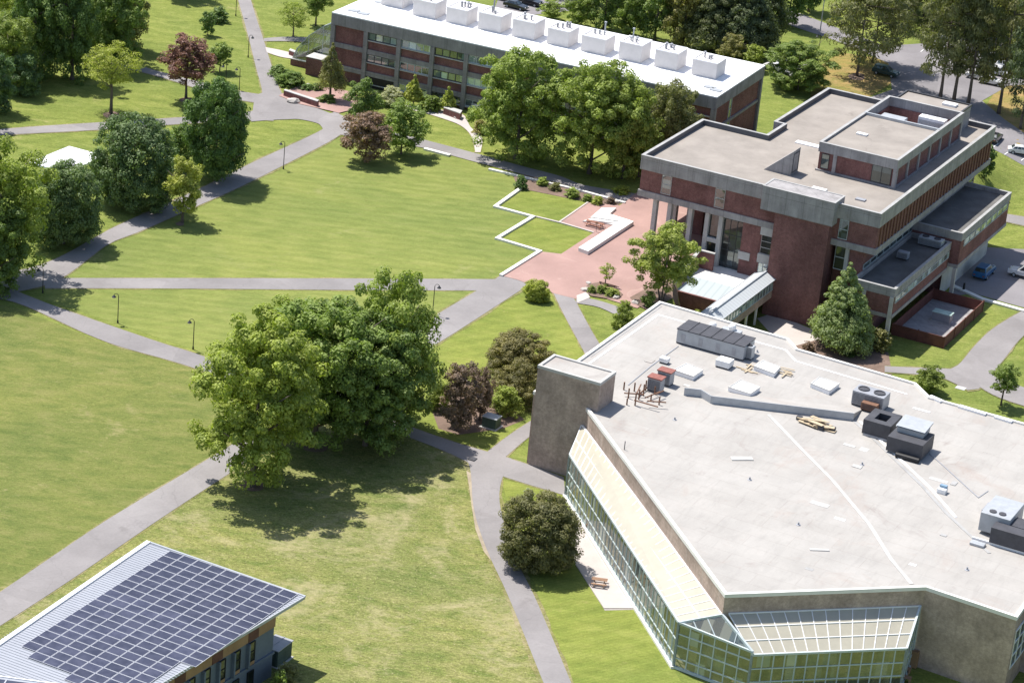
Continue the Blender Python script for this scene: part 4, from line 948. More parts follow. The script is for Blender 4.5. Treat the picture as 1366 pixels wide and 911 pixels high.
def prof(kind,h):   # h -1..1 -> horizontal radius
    if kind=='round': return math.sqrt(max(0,1-h*h))
    if kind=='oval': return max(.0,(1-abs((h+.15)/1.15)**2.6))**.6*.95
    if kind=='broad': return max(0,(1-abs((h+.1)/1.12)**3.2))**.55
    if kind=='cone': return max(.03,((1-h)/2)**.88)*1.22*(1 if h>-.85 else .85)
    if kind=='spire': return max(.03,((1-h)/2)**.6)*.9
    if kind=='dome': return max(0,(1-abs((h+.15)/1.17)**2.8))**.5
    if kind=='bush': return math.sqrt(max(0,1-((h+1)/2)**2.2))
    if kind=='pine': return (.25+.75*max(0,1-abs((h+.1)/1.1)**2)**.5)
    if kind=='open': return math.sqrt(max(0,1-((h+.1)/1.12)**2))
    return 1
def crown(kind,ncl,per,rc,leaf,seed,flat=.8,aspect=.75):
    R_=np.random.RandomState(seed); cs=[];rs=[]
    lob=[(R_.normal(size=3),R_.uniform(-.34,.22)) for _ in range(12)]
    tries=0
    if kind in('round','oval','broad','bush'):
        nl=int(11+ncl/10); L_=[]
        while len(L_)<nl and tries<4000:
            tries+=1; h=R_.uniform(-1,1) if kind!='bush' else R_.uniform(-1,.8); p=prof(kind,h)
            if R_.rand()>p+.1: continue
            r=R_.uniform(.22,.40) if ncl>100 else R_.uniform(.28,.45); th=R_.uniform(0,2*math.pi); q=max(.0,p*R_.uniform(.82,1.08)-r)*R_.rand()**.25
            c=np.array([math.cos(th)*q,math.sin(th)*q,max(-1+r*.5,min(1-r,h))])
            if any(np.linalg.norm(c-o[0])<.62*(r+o[1])*.9 for o in L_): continue
            L_.append((c,r))
        L_.append((np.array([0,0,-.1]),.55)); L_.append((np.array([0,0,.35]),.42))
        for c,r in L_:
            m_=int(max(5,ncl/nl*1.15*(r/.32)**1.6))
            for _ in range(m_):
                d=R_.normal(size=3); d[2]=d[2]+.35; d/=np.linalg.norm(d); cs.append(c+d*(r*R_.uniform(.62,.92))*np.array([1,1,.85])); rs.append(rc*R_.uniform(.45,.85))
        V=leafcloud(np.array(cs),np.array(rs),int(per*.62),leaf*.92,flat,seed+1,aspect,.5)
        return mesh_from_quads('crown',V)
    while len(cs)<ncl and tries<20000:
        tries+=1
        h=R_.uniform(-1,1); p=prof(kind,h)
        if R_.rand()>p+.15: continue
        th=R_.uniform(0,2*math.pi); q=R_.rand()**.33
        v=np.array([math.cos(th),math.sin(th),h*.9]); vn=v/np.linalg.norm(v)
        k=1+sum(a*max(0,float(l@vn)/np.linalg.norm(l))**3 for l,a in lob)
        rr=max(.05,(p*k-rc*.55))*q
        c=np.array([math.cos(th)*rr,math.sin(th)*rr,h*(1-rc*flat*.8)*min(1.05,k)])
        r=rc*R_.uniform(.65,1.25)
        if kind in('cone','spire'): r*=(.32+.85*(1-h)/2)
        if kind=='pine': c[2]=round(c[2]*4.5)/4.5+R_.uniform(-.05,.05); 
        if any(np.linalg.norm(c-o)<.55*rc for o in cs): continue
        cs.append(c);rs.append(r)
    V=leafcloud(np.array(cs),np.array(rs),per,leaf,flat,seed+1,aspect,.45,.10 if kind=='cone' else 0)
    return mesh_from_quads('crown',V)
PROTO={}
def proto_crown(kind,size,var):
    k=(kind,size,var)
    if k not in PROTO:
        sd=hash(kind)%1 + sum(map(ord,kind))*7+size*31+var*101
        cfg={ # ncl, per, rc, leaf
          ('round',3):(190,230,.20,.047),('round',2):(110,140,.24,.070),('round',1):(45,55,.30,.14),
          ('oval',3):(200,230,.195,.046),('oval',2):(115,140,.24,.070),('oval',1):(45,55,.30,.14),
          ('broad',3):(330,240,.17,.043),('broad',2):(120,140,.23,.068),('broad',1):(50,55,.30,.14),
          ('dome',3):(330,150,.150,.045),('dome',2):(140,110,.2,.07),('dome',1):(50,60,.3,.14),
          ('cone',3):(300,140,.17,.044),('cone',2):(110,100,.22,.06),('cone',1):(50,45,.28,.13),
          ('spire',2):(100,110,.22,.06),('spire',3):(170,60,.2,.065),('spire',1):(45,50,.3,.14),
          ('bush',3):(150,170,.20,.050),('bush',2):(85,110,.25,.08),('bush',1):(30,45,.33,.17),
          ('pine',3):(95,110,.21,.075),('pine',2):(80,80,.23,.09),('pine',1):(35,45,.28,.17),
          ('open',3):(110,95,.17,.040),('open',2):(65,75,.21,.06),('open',1):(30,35,.28,.13)}[(kind,size)]
        PROTO[k]=crown(kind,*cfg,int(sd),flat=.42 if kind=='pine' else (.6 if kind in('cone','open') else .8),aspect=.35 if kind=='pine' else .75)
    return PROTO[k]
def ppm(P): a=pr(P); c=pr(np.array(P)+np.array([1,0,0])); return math.hypot(c[0]-a[0],c[1]-a[1])
tcount=[0]
def plant(name,label,px,py,top,w,kind='round',leaf='green',cb=.25,group=None,cat='tree',lean=0,stems=1,sy=1.0):
    tcount[0]+=1; T=tcount[0]; rnd=random.Random(T*13)
    P=G(px,py); m=ppm(P); H=2.0
    for _ in range(30):
        y=pr(P+np.array([0,0,H]))[1]; H+= (y-top)/(m*.93)*.9
    # the visible outline of a rounded crown reaches a little above its apex line
    R_=w/2/m*(1.16 if kind in('round','oval','broad','bush') else 1.1)
    z0=H*cb
    t=thing(name,label,cat,P-np.array([0,0,.05]),rnd.uniform(0,6.28),group)
    size=3 if w>75 else 2 if w>34 else 1
    me=proto_crown(kind,size,T%(3 if size>1 else 2))
    c=bpy.data.objects.new('crown' if cat=='tree' else 'foliage',me); COL.objects.link(c); c.parent=t
    hc=(H-z0)/2; c.location=(0,0,z0+hc); c.scale=(R_,R_*sy,hc); c.rotation_euler=(0,0,rnd.uniform(0,6.28) if sy==1 else 0)
    c.material_slots[0].link='OBJECT'; c.material_slots[0].material=LM[leaf]
    if cat=='tree' or cb>.05:
        b=MB(); r=max(.09,H*(.02 if kind!='pine' else .0095))
        for s in range(stems):
            ox=0 if stems==1 else .35*math.cos(s*2.1); oy=0 if stems==1 else .35*math.sin(s*2.1)
            topz=z0+(H-z0)*.7
            pts=[(ox,oy,-.3),(ox*1.2,oy*1.2,z0*.5),(ox*2+rnd.uniform(-.1,.1),oy*2,z0+.1),(ox*3+rnd.uniform(-.3,.3),oy*3+rnd.uniform(-.3,.3),topz)]
            b.tube(pts,[r*1.35/math.sqrt(stems),r/math.sqrt(stems),r*.8/math.sqrt(stems),r*.2],8)
        nl=7 if kind!='pine' else 14
        for k in range(nl):
            zz=z0*.9+(H-z0)*(.05+.6*k/nl); a=k*2.4+rnd.random(); L=R_*rnd.uniform(.55,.85)*(1 if kind not in('cone','spire') else (1-.8*k/nl)); rise=L*(.7 if kind not in('pine','cone') else .12)
            b.tube([(0,0,zz),(math.cos(a)*L*.5,math.sin(a)*L*.5,zz+rise*.45),(math.cos(a)*L,math.sin(a)*L,zz+rise)],[r*.45,r*.3,r*.1],5)
        b.build('trunk' if cat=='tree' else 'stem',MT['bark'],t,smooth=True)
    return t
def T(label,px,py,top,w,kind,leaf,cb=.22,group=None,name='tree',**k): return plant(name,label,px,py,top,w,kind,leaf,cb,group,'tree',**k)
def Sh(label,px,py,top,w,leaf='bush',kind='bush',name='shrub',group=None,cb=0,**k): return plant(name,label,px,py,top,w,kind,leaf,cb,group,'shrub',**k)
# centre group
T('large yellow green tree, leftmost of the big group where the paths cross',337,648,418,172,'broad','ygreen',.10)
T('large tree with the thick trunk in the middle of the big group of trees',420,594,400,172,'broad','green',.10)
T('tallest dark crowned tree at the back right of the big group over the path',519,572,356,138,'oval','green',.04)
T('mid green tree at the front right of the big group, over the shaded path',487,594,420,158,'broad','mid',.06)
T('green tree at the back left of the big group, between the two biggest crowns',378,575,405,130,'broad','ygreen',.08)
# left side
T('yellow green tree cut by the left edge of the photo beside the shaded path junction',4,372,180,132,'oval','yellow',.12)
T('dark shrubby tree under the yellow green tree at the left edge',-8,392,262,95,'oval','dark',.06)
T('dark blue green round tree between the white canopy and the shaded path',85,325,212,96,'dome','blue',.0)
T('dark blue green round tree right of the white canopy',177,277,151,106,'dome','blue',.0)
T('tall dense dark green tree left of the lamp on the small triangular lawn',287,241,104,90,'dome','dark',.0)
T('small dark tree tucked between the two big dark round trees',240,225,165,46,'oval','mid',.1)
T('small yellow green tree in front of the dark trees beside the big lawn',243,297,208,58,'oval','lime',.2)
T('open yellow green tree with a thin trunk on the lawn at the upper left',148,152,54,84,'open','yellow',.3)
T('round reddish purple tree at the upper left next to a small green tree',248,132,47,74,'round','purple',.25)
T('small green tree right behind the round reddish purple tree',293,96,57,34,'round','mid',.2)
Sh('dark green clipped bush nearest to the thin path at the top left',277,48,15,23,'dark','round',cb=.1)
Sh('low dark green bush just behind and right of the clipped bush at the top left',292,29,9,30,'dark','bush')
G1='trees of the wood at the upper left'
for a in [('dark tree at the lower left corner of the upper left wood',10,118,14,84,'oval','mid'),('tall dark tree second from the left in the upper left wood',48,104,-42,84,'oval','dark'),
 ('tall dark tree with bare lower trunk in the middle of the upper left wood',96,106,-58,80,'oval','dark'),('wide dark tree at the right end of the upper left wood',146,84,-48,88,'broad','mid'),
 ('olive tree on the right rim of the upper left wood, next to the open lawn',172,66,-35,58,'oval','olive'),('lighter green tree in the top left corner of the photo',22,66,-60,80,'oval','yellow'),
 ('dark tree behind the middle of the upper left wood',74,58,-70,80,'oval','dark'),('dark tree at the back of the wood above the open lawn',122,48,-75,84,'oval','mid'),
 ('small dark understorey tree below the left part of the wood',32,128,70,50,'oval','blue'),('low dark tree at the left edge under the upper left wood',-6,150,64,58,'oval','blue')]:
    T(a[0],*a[1:],.03,G1)
T('tree outside the left edge whose shadow falls over the narrow path',-48,168,62,84,'round','dark',.15)
T('tree beyond the top edge whose shadow falls on the upper lawn',238,-8,-95,78,'broad','mid',.2)
T('light green young tree left of the greenhouse at the top',391,50,-2,44,'open','green',.22)
T('darker tree right behind the light green one at the top, left of the long building',421,35,-20,42,'round','mid',.25)
# in front of the laboratory building
T('slim young tree standing in the brick paved court before the long building',440,133,52,40,'spire','olive',.18)
T('dark flowering tree with pale blossoms at the corner of the paved court',483,172,102,54,'oval','dark',.05)
T('brownish purple bushy tree between the two green ones at the path bend',487,216,148,72,'round','brown',.05)
T('round mid green tree at the path bend right of the brownish purple one',535,206,134,70,'round','green',.08)
T('left one of two small bright yellow green trees against the long building',551,142,97,30,'spire','lime',.08)
T('right one of two small bright yellow green trees against the long building',597,150,109,27,'spire','lime',.08)
Sh('pale creamy flowering shrub in front of the long building',522,141,116,36,'white','round')
Sh('green shrub between the two small bright trees at the long building',574,148,127,30,'bush')
Sh('low green shrub just right of the creamy flowering shrub',500,142,122,20,'green')
T('big dense green tree, left one in the row before the long building',688,212,65,122,'broad','green',.06)
T('wide light green tree in the middle of the row before the long building',786,232,80,122,'broad','green',.08)
T('green tree with thin upright top, right in the row before the long building',830,238,100,84,'oval','green',.08)
T('feathery olive green tree behind the corner of the columned building',*pr(W(-8.5,32)),104,78,'oval','olive',.1)
T('low light green tree close to the left end wall of the columned building',852,236,150,62,'oval','green',.05)
Sh('brownish shrub at the foot of the big dense green tree by the pale curving path',640,178,158,24,'olive')
# behind the laboratory building
G2='trees behind the long white roofed building'
for a in [('yellow green small tree just above the white roof next to the dark parked cars',735,26,0,36,'round','yellow'),('green tree second from the cars above the white roof',770,36,-12,44,'oval','green'),
 ('dark tree above the middle of the white roof',805,40,-42,58,'oval','dark'),('mid green tree between two dark ones above the white roof',840,50,-18,52,'oval','mid'),
 ('dark broad tree above the white roof where two white boxes stand',873,55,-40,62,'broad','dark'),('dusty green tree above the right half of the white roof',910,64,-25,62,'oval','olive'),
 ('big dark pine above the right half of the white roof',948,68,-55,82,'cone','pined'),('big dark pine above the right end of the white roof',992,74,-48,88,'cone','pined'),
 ('dark pine left of the sunlit lawn at the top',1022,62,-60,62,'cone','pined'),('low olive tree touching the right end of the white roof',975,88,46,40,'round','olive'),
 ('small green tree at the very corner of the white roof',1003,94,60,34,'round','green'),('dark tree at the top edge over the sunlit lawn',1050,36,-50,60,'oval','dark'),
 ('dark tree at the top edge beside the tall lamp pole',1078,16,-60,50,'oval','dark'),('far dark tree at the top edge above the white boxes',826,14,-60,70,'oval','dark'),('far green tree at the top edge above the white roof',765,2,-55,60,'oval','mid'),
 ('far dark tree at the top edge behind the big pines',905,20,-60,80,'oval','dark'),('far dark tree at the top edge behind the dark pine',968,18,-60,80,'oval','pined')]:
    T(a[0],*a[1:],.1,G2)
T('leafy green tree behind the flat roof corner of the columned building',1064,120,56,92,'broad','mid',.05)
# pines by the car parks
G3='pines around the upper right car park'
for l,px,py,top,w,cb,lf in [('tall thin pine with bare trunk, left one of the pair on the orange needle bed',1143,102,-75,78,.35,'pine'),('tall pine with bare trunk, right one of the pair on the orange needle bed',1164,84,-80,76,.33,'pine'),
 ('first tall pine from the left of the group over the car park',1254,132,-85,62,.36,'pine'),('second tall pine from the left of the group over the car park',1272,136,-95,60,.4,'pine'),('third tall pine from the left of the group over the car park',1291,142,-100,64,.38,'pine'),
 ('tall pine before the cluster of parked white cars',1332,152,-80,66,.36,'pine'),('dark pine at the right edge of the photo beside the car park',1361,172,-20,56,.2,'pined'),
 ('far pine at the top edge above the white car',1232,22,-95,74,.2,'pine'),('far pine at the top edge in the right corner',1352,60,-90,80,.2,'pine'),('far pine standing behind the parked white cars',1302,60,-90,74,.2,'pine'),
 ('far pine at the top edge over the far drive',1195,6,-90,60,.25,'pine'),('far olive pine at the top edge left of the parked white cars',1212,34,-60,72,.1,'pine'),('far pine at the top edge behind the cluster of parked cars',1322,40,-70,80,.1,'pined'),('pine at the right edge behind the cluster of cars',1385,90,-40,80,.1,'pine'),
 ('far green pine between the two groups of tall pines',1270,30,-80,70,.1,'pined')]:
    T(l,px,py,top,w*1.4,'pine',lf,cb*.42,G3,name='pine_tree')
T('small leafy tree half hidden by the end of the columned building at the upper right',1313,238,190,26,'oval','dark',.1)
# around the plaza and the two right buildings
T('airy light green tree with several stems on the brick plaza before the columned building',882,402,294,94,'round','lime',.12,stems=3)
T('pyramid shaped green tree against the brick tower of the columned building',1119,464,345,90,'cone','conif',.03,name='conifer_tree')
Sh('grey green shrub to the right of the pyramid shaped tree',1172,467,438,34,'olive')
T('tiny young tree growing from the round planting island in the plaza',807,381,350,24,'open','yellow',.35)
Sh('round bright green clipped shrub where the horizontal path meets the plaza',715,400,370,38,'yellow','dome')
Sh('loose green shrub at the corner of the pale roofed building',832,438,400,36,'bush','bush')
Sh('dark round shrub under the airy tree on the plaza',864,410,388,21,'mid','round')
Sh('low yellowish hedge below the terrace wall by the footbridge',935,426,408,34,'yellow','bush'); Sh('short low hedge piece right of the yellowish hedge by the footbridge',970,434,418,26,'yellow','bush')
Sh('large olive brown shrub at the back of the shrub bed by the brown tower',686,503,442,82,'bolive','dome'); Sh('large olive brown shrub at the front of the shrub bed by the brown tower',690,536,478,76,'bolive','bush')
T('dusty purple brown small tree left of the green utility box',610,574,483,66,'oval','brown',.1)
T('small dusty purple brown tree right behind the other purple one',640,560,488,42,'oval','brown',.1)
Sh('fresh green low shrub behind the grey topped utility box',672,553,512,46,'green','bush'); Sh('bright green shrub in the shade left of the purple brown tree',584,545,508,40,'bush','bush')
Sh('big round dark olive shrub beside the glass front, next to the patio',718,757,658,102,'bolive','dome'); Sh('small pink flowering shrub peeking over the big round olive shrub',705,668,651,16,'white','round')
Sh('round green shrub with dry twigs beyond the flat roof at the right',1238,522,487,46,'bush','round'); T('small round tree on the strip of grass at the right edge',1335,541,485,44,'round','mid',.3)
G4='low shrubs in the strip above the square lawns'
for l,px,py,top,w,lf in [('dark purple green shrub at the left end of the strip above the square lawns',695,252,232,19,'dark'),('fresh green low shrub second in the strip above the square lawns',723,247,236,18,'green'),
 ('dull brown low shrub third in the strip above the square lawns',741,254,243,18,'olive'),('larger green low shrub in the middle of the strip above the square lawns',763,263,250,22,'green'),
 ('flat green shrub right of the middle in the strip above the square lawns',783,268,258,17,'green'),('yellowish shrub near the stone steps in the strip',797,273,261,16,'yellow'),('brown shrub at the right end of the strip above the square lawns',814,272,262,15,'brown')]:
    Sh(l,px,py,top,w,lf,'bush','shrub',G4)
G5='shrubs on the round planting island'
for l,px,py,top,w in [('leftmost little shrub on the planting island',789,391,380,13),('second little shrub on the planting island',801,391,379,15),('largest low shrub on the planting island, under the dark bench',816,395,384,22),('small shrub at the back of the planting island',808,386,378,12)]:
    Sh(l,px,py,top,w,'green','bush','shrub',G5)
Sh('wide mat of low juniper at the left of the greenhouse corner, lower part',386,113,93,44,'grass','bush'); Sh('low juniper mat touching the base wall of the greenhouse',372,101,86,28,'grass','bush'); Sh('small juniper patch by the pale boulder in the court',410,120,112,20,'grass','bush'); Sh('ring of low plants around the slim young tree in the court',437,136,126,28,'mid','bush')
Sh('dark low shrub against the long building near the slim tree',423,121,111,16,'dark','bush')
Sh('weedy pinkish plants at the foot of the slate corner by the green utility box',382,911,884,40,'olive','bush'); Sh('low green weeds under the slate corner at the bottom edge',372,925,893,26,'green','bush')
Sh('low dark shrub near the bark bed under the pyramid shaped tree',1132,474,458,22,'dark','bush'); Sh('reddish low shrub left of the pyramid shaped tree',1078,468,455,18,'brown','bush')
Sh('yellow green low plants under the trees by the columned building corner',829,258,247,26,'yellow','bush')
tag(sheet('planting_island',[(778,388),(785,380),(800,378),(822,386),(831,394),(824,400),(806,399),(788,396)],MT['soil'],.18),kind='structure')
for k,(x,y,s,l) in enumerate([(781,388,.6,'pale boulder at the left tip of the planting island'),(822,398,.55,'pale boulder at the right tip of the planting island'),(785,379,.4,'small pale boulder at the back of the planting island'),(391,137,.9,'white boulder in front of the low brick wall of the court'),(411,116,.6,'flat pale boulder in the juniper by the court'),
   (847,405,.5,'pale boulder where the narrow path meets the plaza'),(821,271,.5,'pale boulder at the end of the planting strip by the steps'),(646,176,.8,'pale boulder beside the curving pale path'),(610,158,.7,'round boulder near the small arched wall by the long building'),(386,124,.5,'small boulder at the left end of the low brick wall')]):
    t=thing('boulder',l,'boulder',G(x,y),k*1.1)
    bm=bmesh.new(); bmesh.ops.create_icosphere(bm,subdivisions=2,radius=s); rr=random.Random(k)
    for v in bm.verts: v.co*=rr.uniform(.85,1.15); v.co.z*=.65; v.co.z+=s*.35; v.co.x*=1.3
    me=bpy.data.meshes.new('rock'); bm.to_mesh(me); bm.free(); me.materials.append(MT['stone']); o=bpy.data.objects.new('rock',me); COL.objects.link(o); o.parent=t
# ------------------------------------------------------------------ path lamps
def lamp(label,px,py,top,side,group='path lamps'):
    P=G(px,py); m=ppm(P); H=4.2
    for _ in range(20): H+=(pr(P+np.array([0,0,H]))[1]-top)/(m*.93)*.9
    t=thing('path_lamp',label,'lamp',P,0,group)
    b=MB(); b.tube([(0,0,-.1),(0,0,.35),(0,0,.5),(0,0,H-.35)],[.13,.12,.065,.055],8); b.build('post',MT['black'],t)
    b=MB(); pts=[(0,0,H-.4)]+[(side*(.35-.35*math.cos(a)),0,H-.4+.4*math.sin(a)) for a in (.5,1.0,1.57,2.1,2.6)]; b.tube(pts,.04,6); b.build('arm',MT['black'],t)
    x=side*.66
    b=MB(); b.lathe([(.05,H-.2),(.10,H-.3),(.30,H-.52),(.33,H-.58)],(x,0,0),12); b.build('lamp_shade',MT['metal_d'],t,smooth=True)
    b=MB(); b.lathe([(.26,H-.57),(.2,H-.68),(.02,H-.72)],(x,0,0),12); b.build('lens',MT['whiteroof'],t,smooth=True)
for l,px,py,top,s in [('path lamp on the strip of lawn, left of the two beside the diagonal path',157,431,392,-1),('path lamp on the strip of lawn just left of the big tree group',257.5,466,426,-1),
  ('path lamp right of the big tree group by the wide path to the plaza',577,419,379,1),('path lamp at the edge of the small triangular lawn near the tall dark tree',378,226,189,-1),
  ('path lamp by the side path right of the reddish purple tree',319,120,90,-1),('path lamp standing left of the thin straight path at the top',331,77,47,1),('path lamp cut by the top edge beside the thin straight path',314.5,22,-8,1),
  ('path lamp in the deep shade of the path junction at the left',57,391,357,-1)]: lamp(l,px,py,top,s)
lamp('path lamp with pale head on the lawn just right of the small green tree',301,116,86,-1)
for l,px,py,top in [('parking lot light with pale head above the leafy tree behind the flat roof',1061,92,57),('parking lot light with pale head left of the orange needle bed',1090,84,46)]:
    lamp(l,px,py,top,-1,'car park lights')
t=thing('light_pole','tall thin grey light pole at the top edge over the sunlit lawn','light pole',G(1094,42)); b=MB(); b.tube([(0,0,0),(0,0,11)],[.13,.07],8); b.build('pole',MT['metal_l'],t); b=MB(); b.box(-.5,.9,-.15,.15,10.9,11.1); b.build('lamp_head',MT['metal'],t)
# ------------------------------------------------------------------ furniture
def benchbox(px,py,az,L,label,back=True,name='bench'):
    t=thing(name,label,'bench',G(px,py,.12),az)
    b=MB(); [b.box(-L/2,L/2,-.25+i*.17,-.12+i*.17,.42,.47) for i in range(3)]; b.build('seat',MT['wood'],t)
    if back: b=MB(); [b.box(-L/2,L/2,.27,.31,.6+i*.16,.72+i*.16) for i in range(2)]; b.build('backrest',MT['wood'],t)
    for x in (-L/2+.3,L/2-.3):
        b=MB(); b.box(x-.05,x+.05,-.25,-.15,0,.42); b.box(x-.05,x+.05,.2,.3,0,.9 if back else .42); b.build('leg',MT['metal_d'],t)
MT['redwood']=surf('redwood',(.34,.16,.11),.8,.2,1.5,6)
def picnic(P,az,label,mat='wood',L=2.1):
    t=thing('picnic_table',label,'picnic table',P,az); m=MT[mat]
    b=MB(); [b.box(-L/2,L/2,-.38+i*.155,-.25+i*.155,.72,.77) for i in range(5)]; b.build('table_top',m,t)
    for s in (-1,1):
        b=MB(); b.box(-L/2,L/2,s*.78-.14,s*.78+.14,.42,.47); b.build('bench_seat',m,t)
    for x in (-L/2+.35,L/2-.35):
        b=MB(); b.beam((x,-.75,0),(x,-.2,.72),.09); b.beam((x,.75,0),(x,.2,.72),.09); b.beam((x,-.85,.4),(x,.85,.4),.08); b.build('leg',m,t)
picnic(G(793,303,.12),AZ,'reddish wooden picnic table in the paved corner beside the white stone steps','redwood',3.0)
picnic(G(799,780,.05),AZ+.35,'small picnic table on the patio beside the glass front','wood',1.9)
benchbox(809,387,AZ,3.0,'dark wooden bench at the edge of the planting island under the tiny tree')
t=thing('sign_post','thin post beside the reddish picnic table at the edge of the square lawn','post',G(795,310,.05)); b=MB(); b.tube([(0,0,0),(0,0,1.5)],.04,6); b.build('post',MT['metal_d'],t); b=MB(); b.box(-.25,.25,-.03,.03,1.4,1.7); b.build('plate',MT['wood'],t)
# white stone seat wall and steps
def px_prism(name,label,cat,px,z0,z1,mat,lab2=None):
    P=[G(*p) for p in px]; c=sum(P)/len(P); t=thing(name,label,cat,(c[0],c[1],0))
    a=sum((P[i][0]*P[(i+1)%len(P)][1]-P[(i+1)%len(P)][0]*P[i][1]) for i in range(len(P)))
    q=[(p[0]-c[0],p[1]-c[1]) for p in P]; q=q if a>0 else q[::-1]
    b=MB(); b.prism(q,z0,z1); return t,b,q
t,b,q=px_prism('seat_wall','long white stone seat wall running along the plaza beside the square lawn','seat wall',[(771,336),(784,341),(845,301),(831,297)],-.1,.75,0); b.build('block',MT['whitestone'],t,bevel=.04)
for k,(ya,yb) in enumerate([(0,5),(3.2,8.2),(6.4,11)]): pass
t,b,q=px_prism('stone_steps','white stone steps and landing beside the reddish picnic table','steps',[(777,297),(806,288),(842,299),(826,304),(800,298)],-.1,.3,0); b.build('lower_step',MT['whitestone'],t,bevel=.02)
c=sum(G(*p) for p in [(777,297),(806,288),(842,299),(826,304),(800,298)])/5
for k in range(2):
    b=MB(); Q=[G(785+5*k,297-2.2*k),(G(806+2*k,290-1*k)),G(840,299.5-.5*k),G(826+3*k,302-1.6*k)]
    b.prism([(p[0]-c[0],p[1]-c[1]) for p in Q][::-1] ,.3+.2*k,.5+.2*k); b.build('upper_step',MT['whitestone'],t,bevel=.02)
t,b,q=px_prism('stone_platform','white stone platform leading from the planting strip to the steps','platform',[(802,281),(822,281),(808,293),(787,294)],-.1,.5,0); b.build('block',MT['whitestone'],t,bevel=.04)
# court wall by the laboratory
t,b,q=px_prism('low_wall','low brick wall with pale coping across the paved court before the long building','wall',[(378,129),(380,127.5),(425,142),(423,144)],-.1,1.1,0); b.build('brick_wall',BR,t); b=MB(); b.prism(q,1.1,1.22); b.build('coping',MT['conc_l'],t)
t,b,q=px_prism('low_wall','short low brick wall left of the greenhouse','wall',[(385,74),(387,72),(397,76),(395,78)],-.1,.9,0); b.build('brick_wall',BR,t); b=MB(); b.prism(q,.9,1.05); b.build('coping',MT['conc_l'],t)
t,b,q=px_prism('low_wall','small brick planter wall by the curving pale path at the long building','wall',[(591,153),(593,150),(616,157),(613,161)],-.1,1.2,0); b.build('brick_wall',BR,t); b=MB(); b.prism(q,1.2,1.35); b.build('coping',MT['conc_l'],t)
# utility box by the shrubs
t=thing('utility_box','dark green utility box with pale grey top in the mulch beside the purple brown trees','cabinet',G(655,569),AZ)
b=MB(); b.box(-1.05,1.05,-.8,.8,.1,1.5); b.build('casing',surf('green_paint',(.07,.10,.08)),t,bevel=.04); b=MB(); b.box(-1.12,1.12,-.87,.87,1.5,1.6); b.build('lid',MT['metal_l'],t); b=MB(); b.box(-1.3,1.3,-1.1,1.1,-.05,.1); b.build('plinth',MT['conc_l'],t)
t=thing('manhole_cover','square grey drain cover in the path beside the fork','drain cover',G(630,613,.17),AZ); b=MB(); b.box(-.5,.5,-.5,.5,0,.02); b.build('cover',MT['metal_d'],t)
# white canopy
t=thing('canopy_tent','white event canopy with low pitched roof on the lawn at the left','tent',W(-84.8,-38.6,0),AZ)
b=MB(); L_=(3.6,5.4)
a=[(-L_[0],-L_[1]),(L_[0],-L_[1]),(L_[0],L_[1]),(-L_[0],L_[1])]
for i in range(4): b.quad((*a[i],2.9),(*a[(i+1)%4],2.9),(0,2.5 if i in(1,2) and 0 else 0,3.55))
b.build('roof',MT['whiteroof'],t); b=MB()
for i in range(4): b.beam((*a[i],2.8),(*a[(i+1)%4],2.8),.05,.3)
b.build('valance',MT['whiteroof'],t)
for x,y in a:
    b=MB(); b.tube([(x*.97,y*.97,0),(x*.97,y*.97,2.8)],.05,6); b.build('leg',MT['metal'],t)
# ------------------------------------------------------------------ vehicles
def paint(name,c):
    m,nt,bb=newmat(name); bb.inputs['Base Color'].default_value=(*c,1); bb.inputs['Roughness'].default_value=.3; bb.inputs['Coat Weight'].default_value=.6
    n=noise(nt,pos_node(nt),2,3,.6); nt.links.new(mix(nt,c,ramp(nt,n,[(.3,.85),(.7,1.05)]),1,'MULTIPLY'),bb.inputs['Base Color']); return m
PT=dict(white=paint('white_car_paint',(.75,.75,.76)),black=paint('black_car_paint',(.02,.02,.025)),blue=paint('blue_car_paint',(.02,.13,.30)),teal=paint('dark_teal_paint',(.015,.06,.07)),grey=paint('grey_car_paint',(.25,.26,.28)),silver=paint('silver_car_paint',(.5,.51,.53)))
CARP={}
def carproto(kind):
    """side outline (x forward, z up) lofted across the width with tumblehome"""
    if kind=='sedan': L,Wd=4.7,1.8; low=[(-2.35,.35),(-2.33,.85),(-1.9,.98),(.95,.95),(2.1,.78),(2.35,.6),(2.35,.33)]; cab=[(-1.75,.97),(-1.15,1.42),(.15,1.44),(.95,.95)]
    elif kind=='suv': L,Wd=4.8,1.9; low=[(-2.4,.4),(-2.38,1.05),(-2.2,1.12),(1.0,1.08),(2.15,.98),(2.4,.8),(2.4,.4)]; cab=[(-2.25,1.1),(-1.95,1.72),(.2,1.74),(1.0,1.08)]
    else: L,Wd=5.6,2.0; low=[(-2.8,.45),(-2.8,1.15),(-2.6,1.2),(1.3,1.15),(2.5,1.05),(2.8,.85),(2.8,.45)]; cab=[(-2.78,1.18),(-2.7,2.0),(.5,2.02),(1.35,1.15)]
    return L,Wd,low,cab
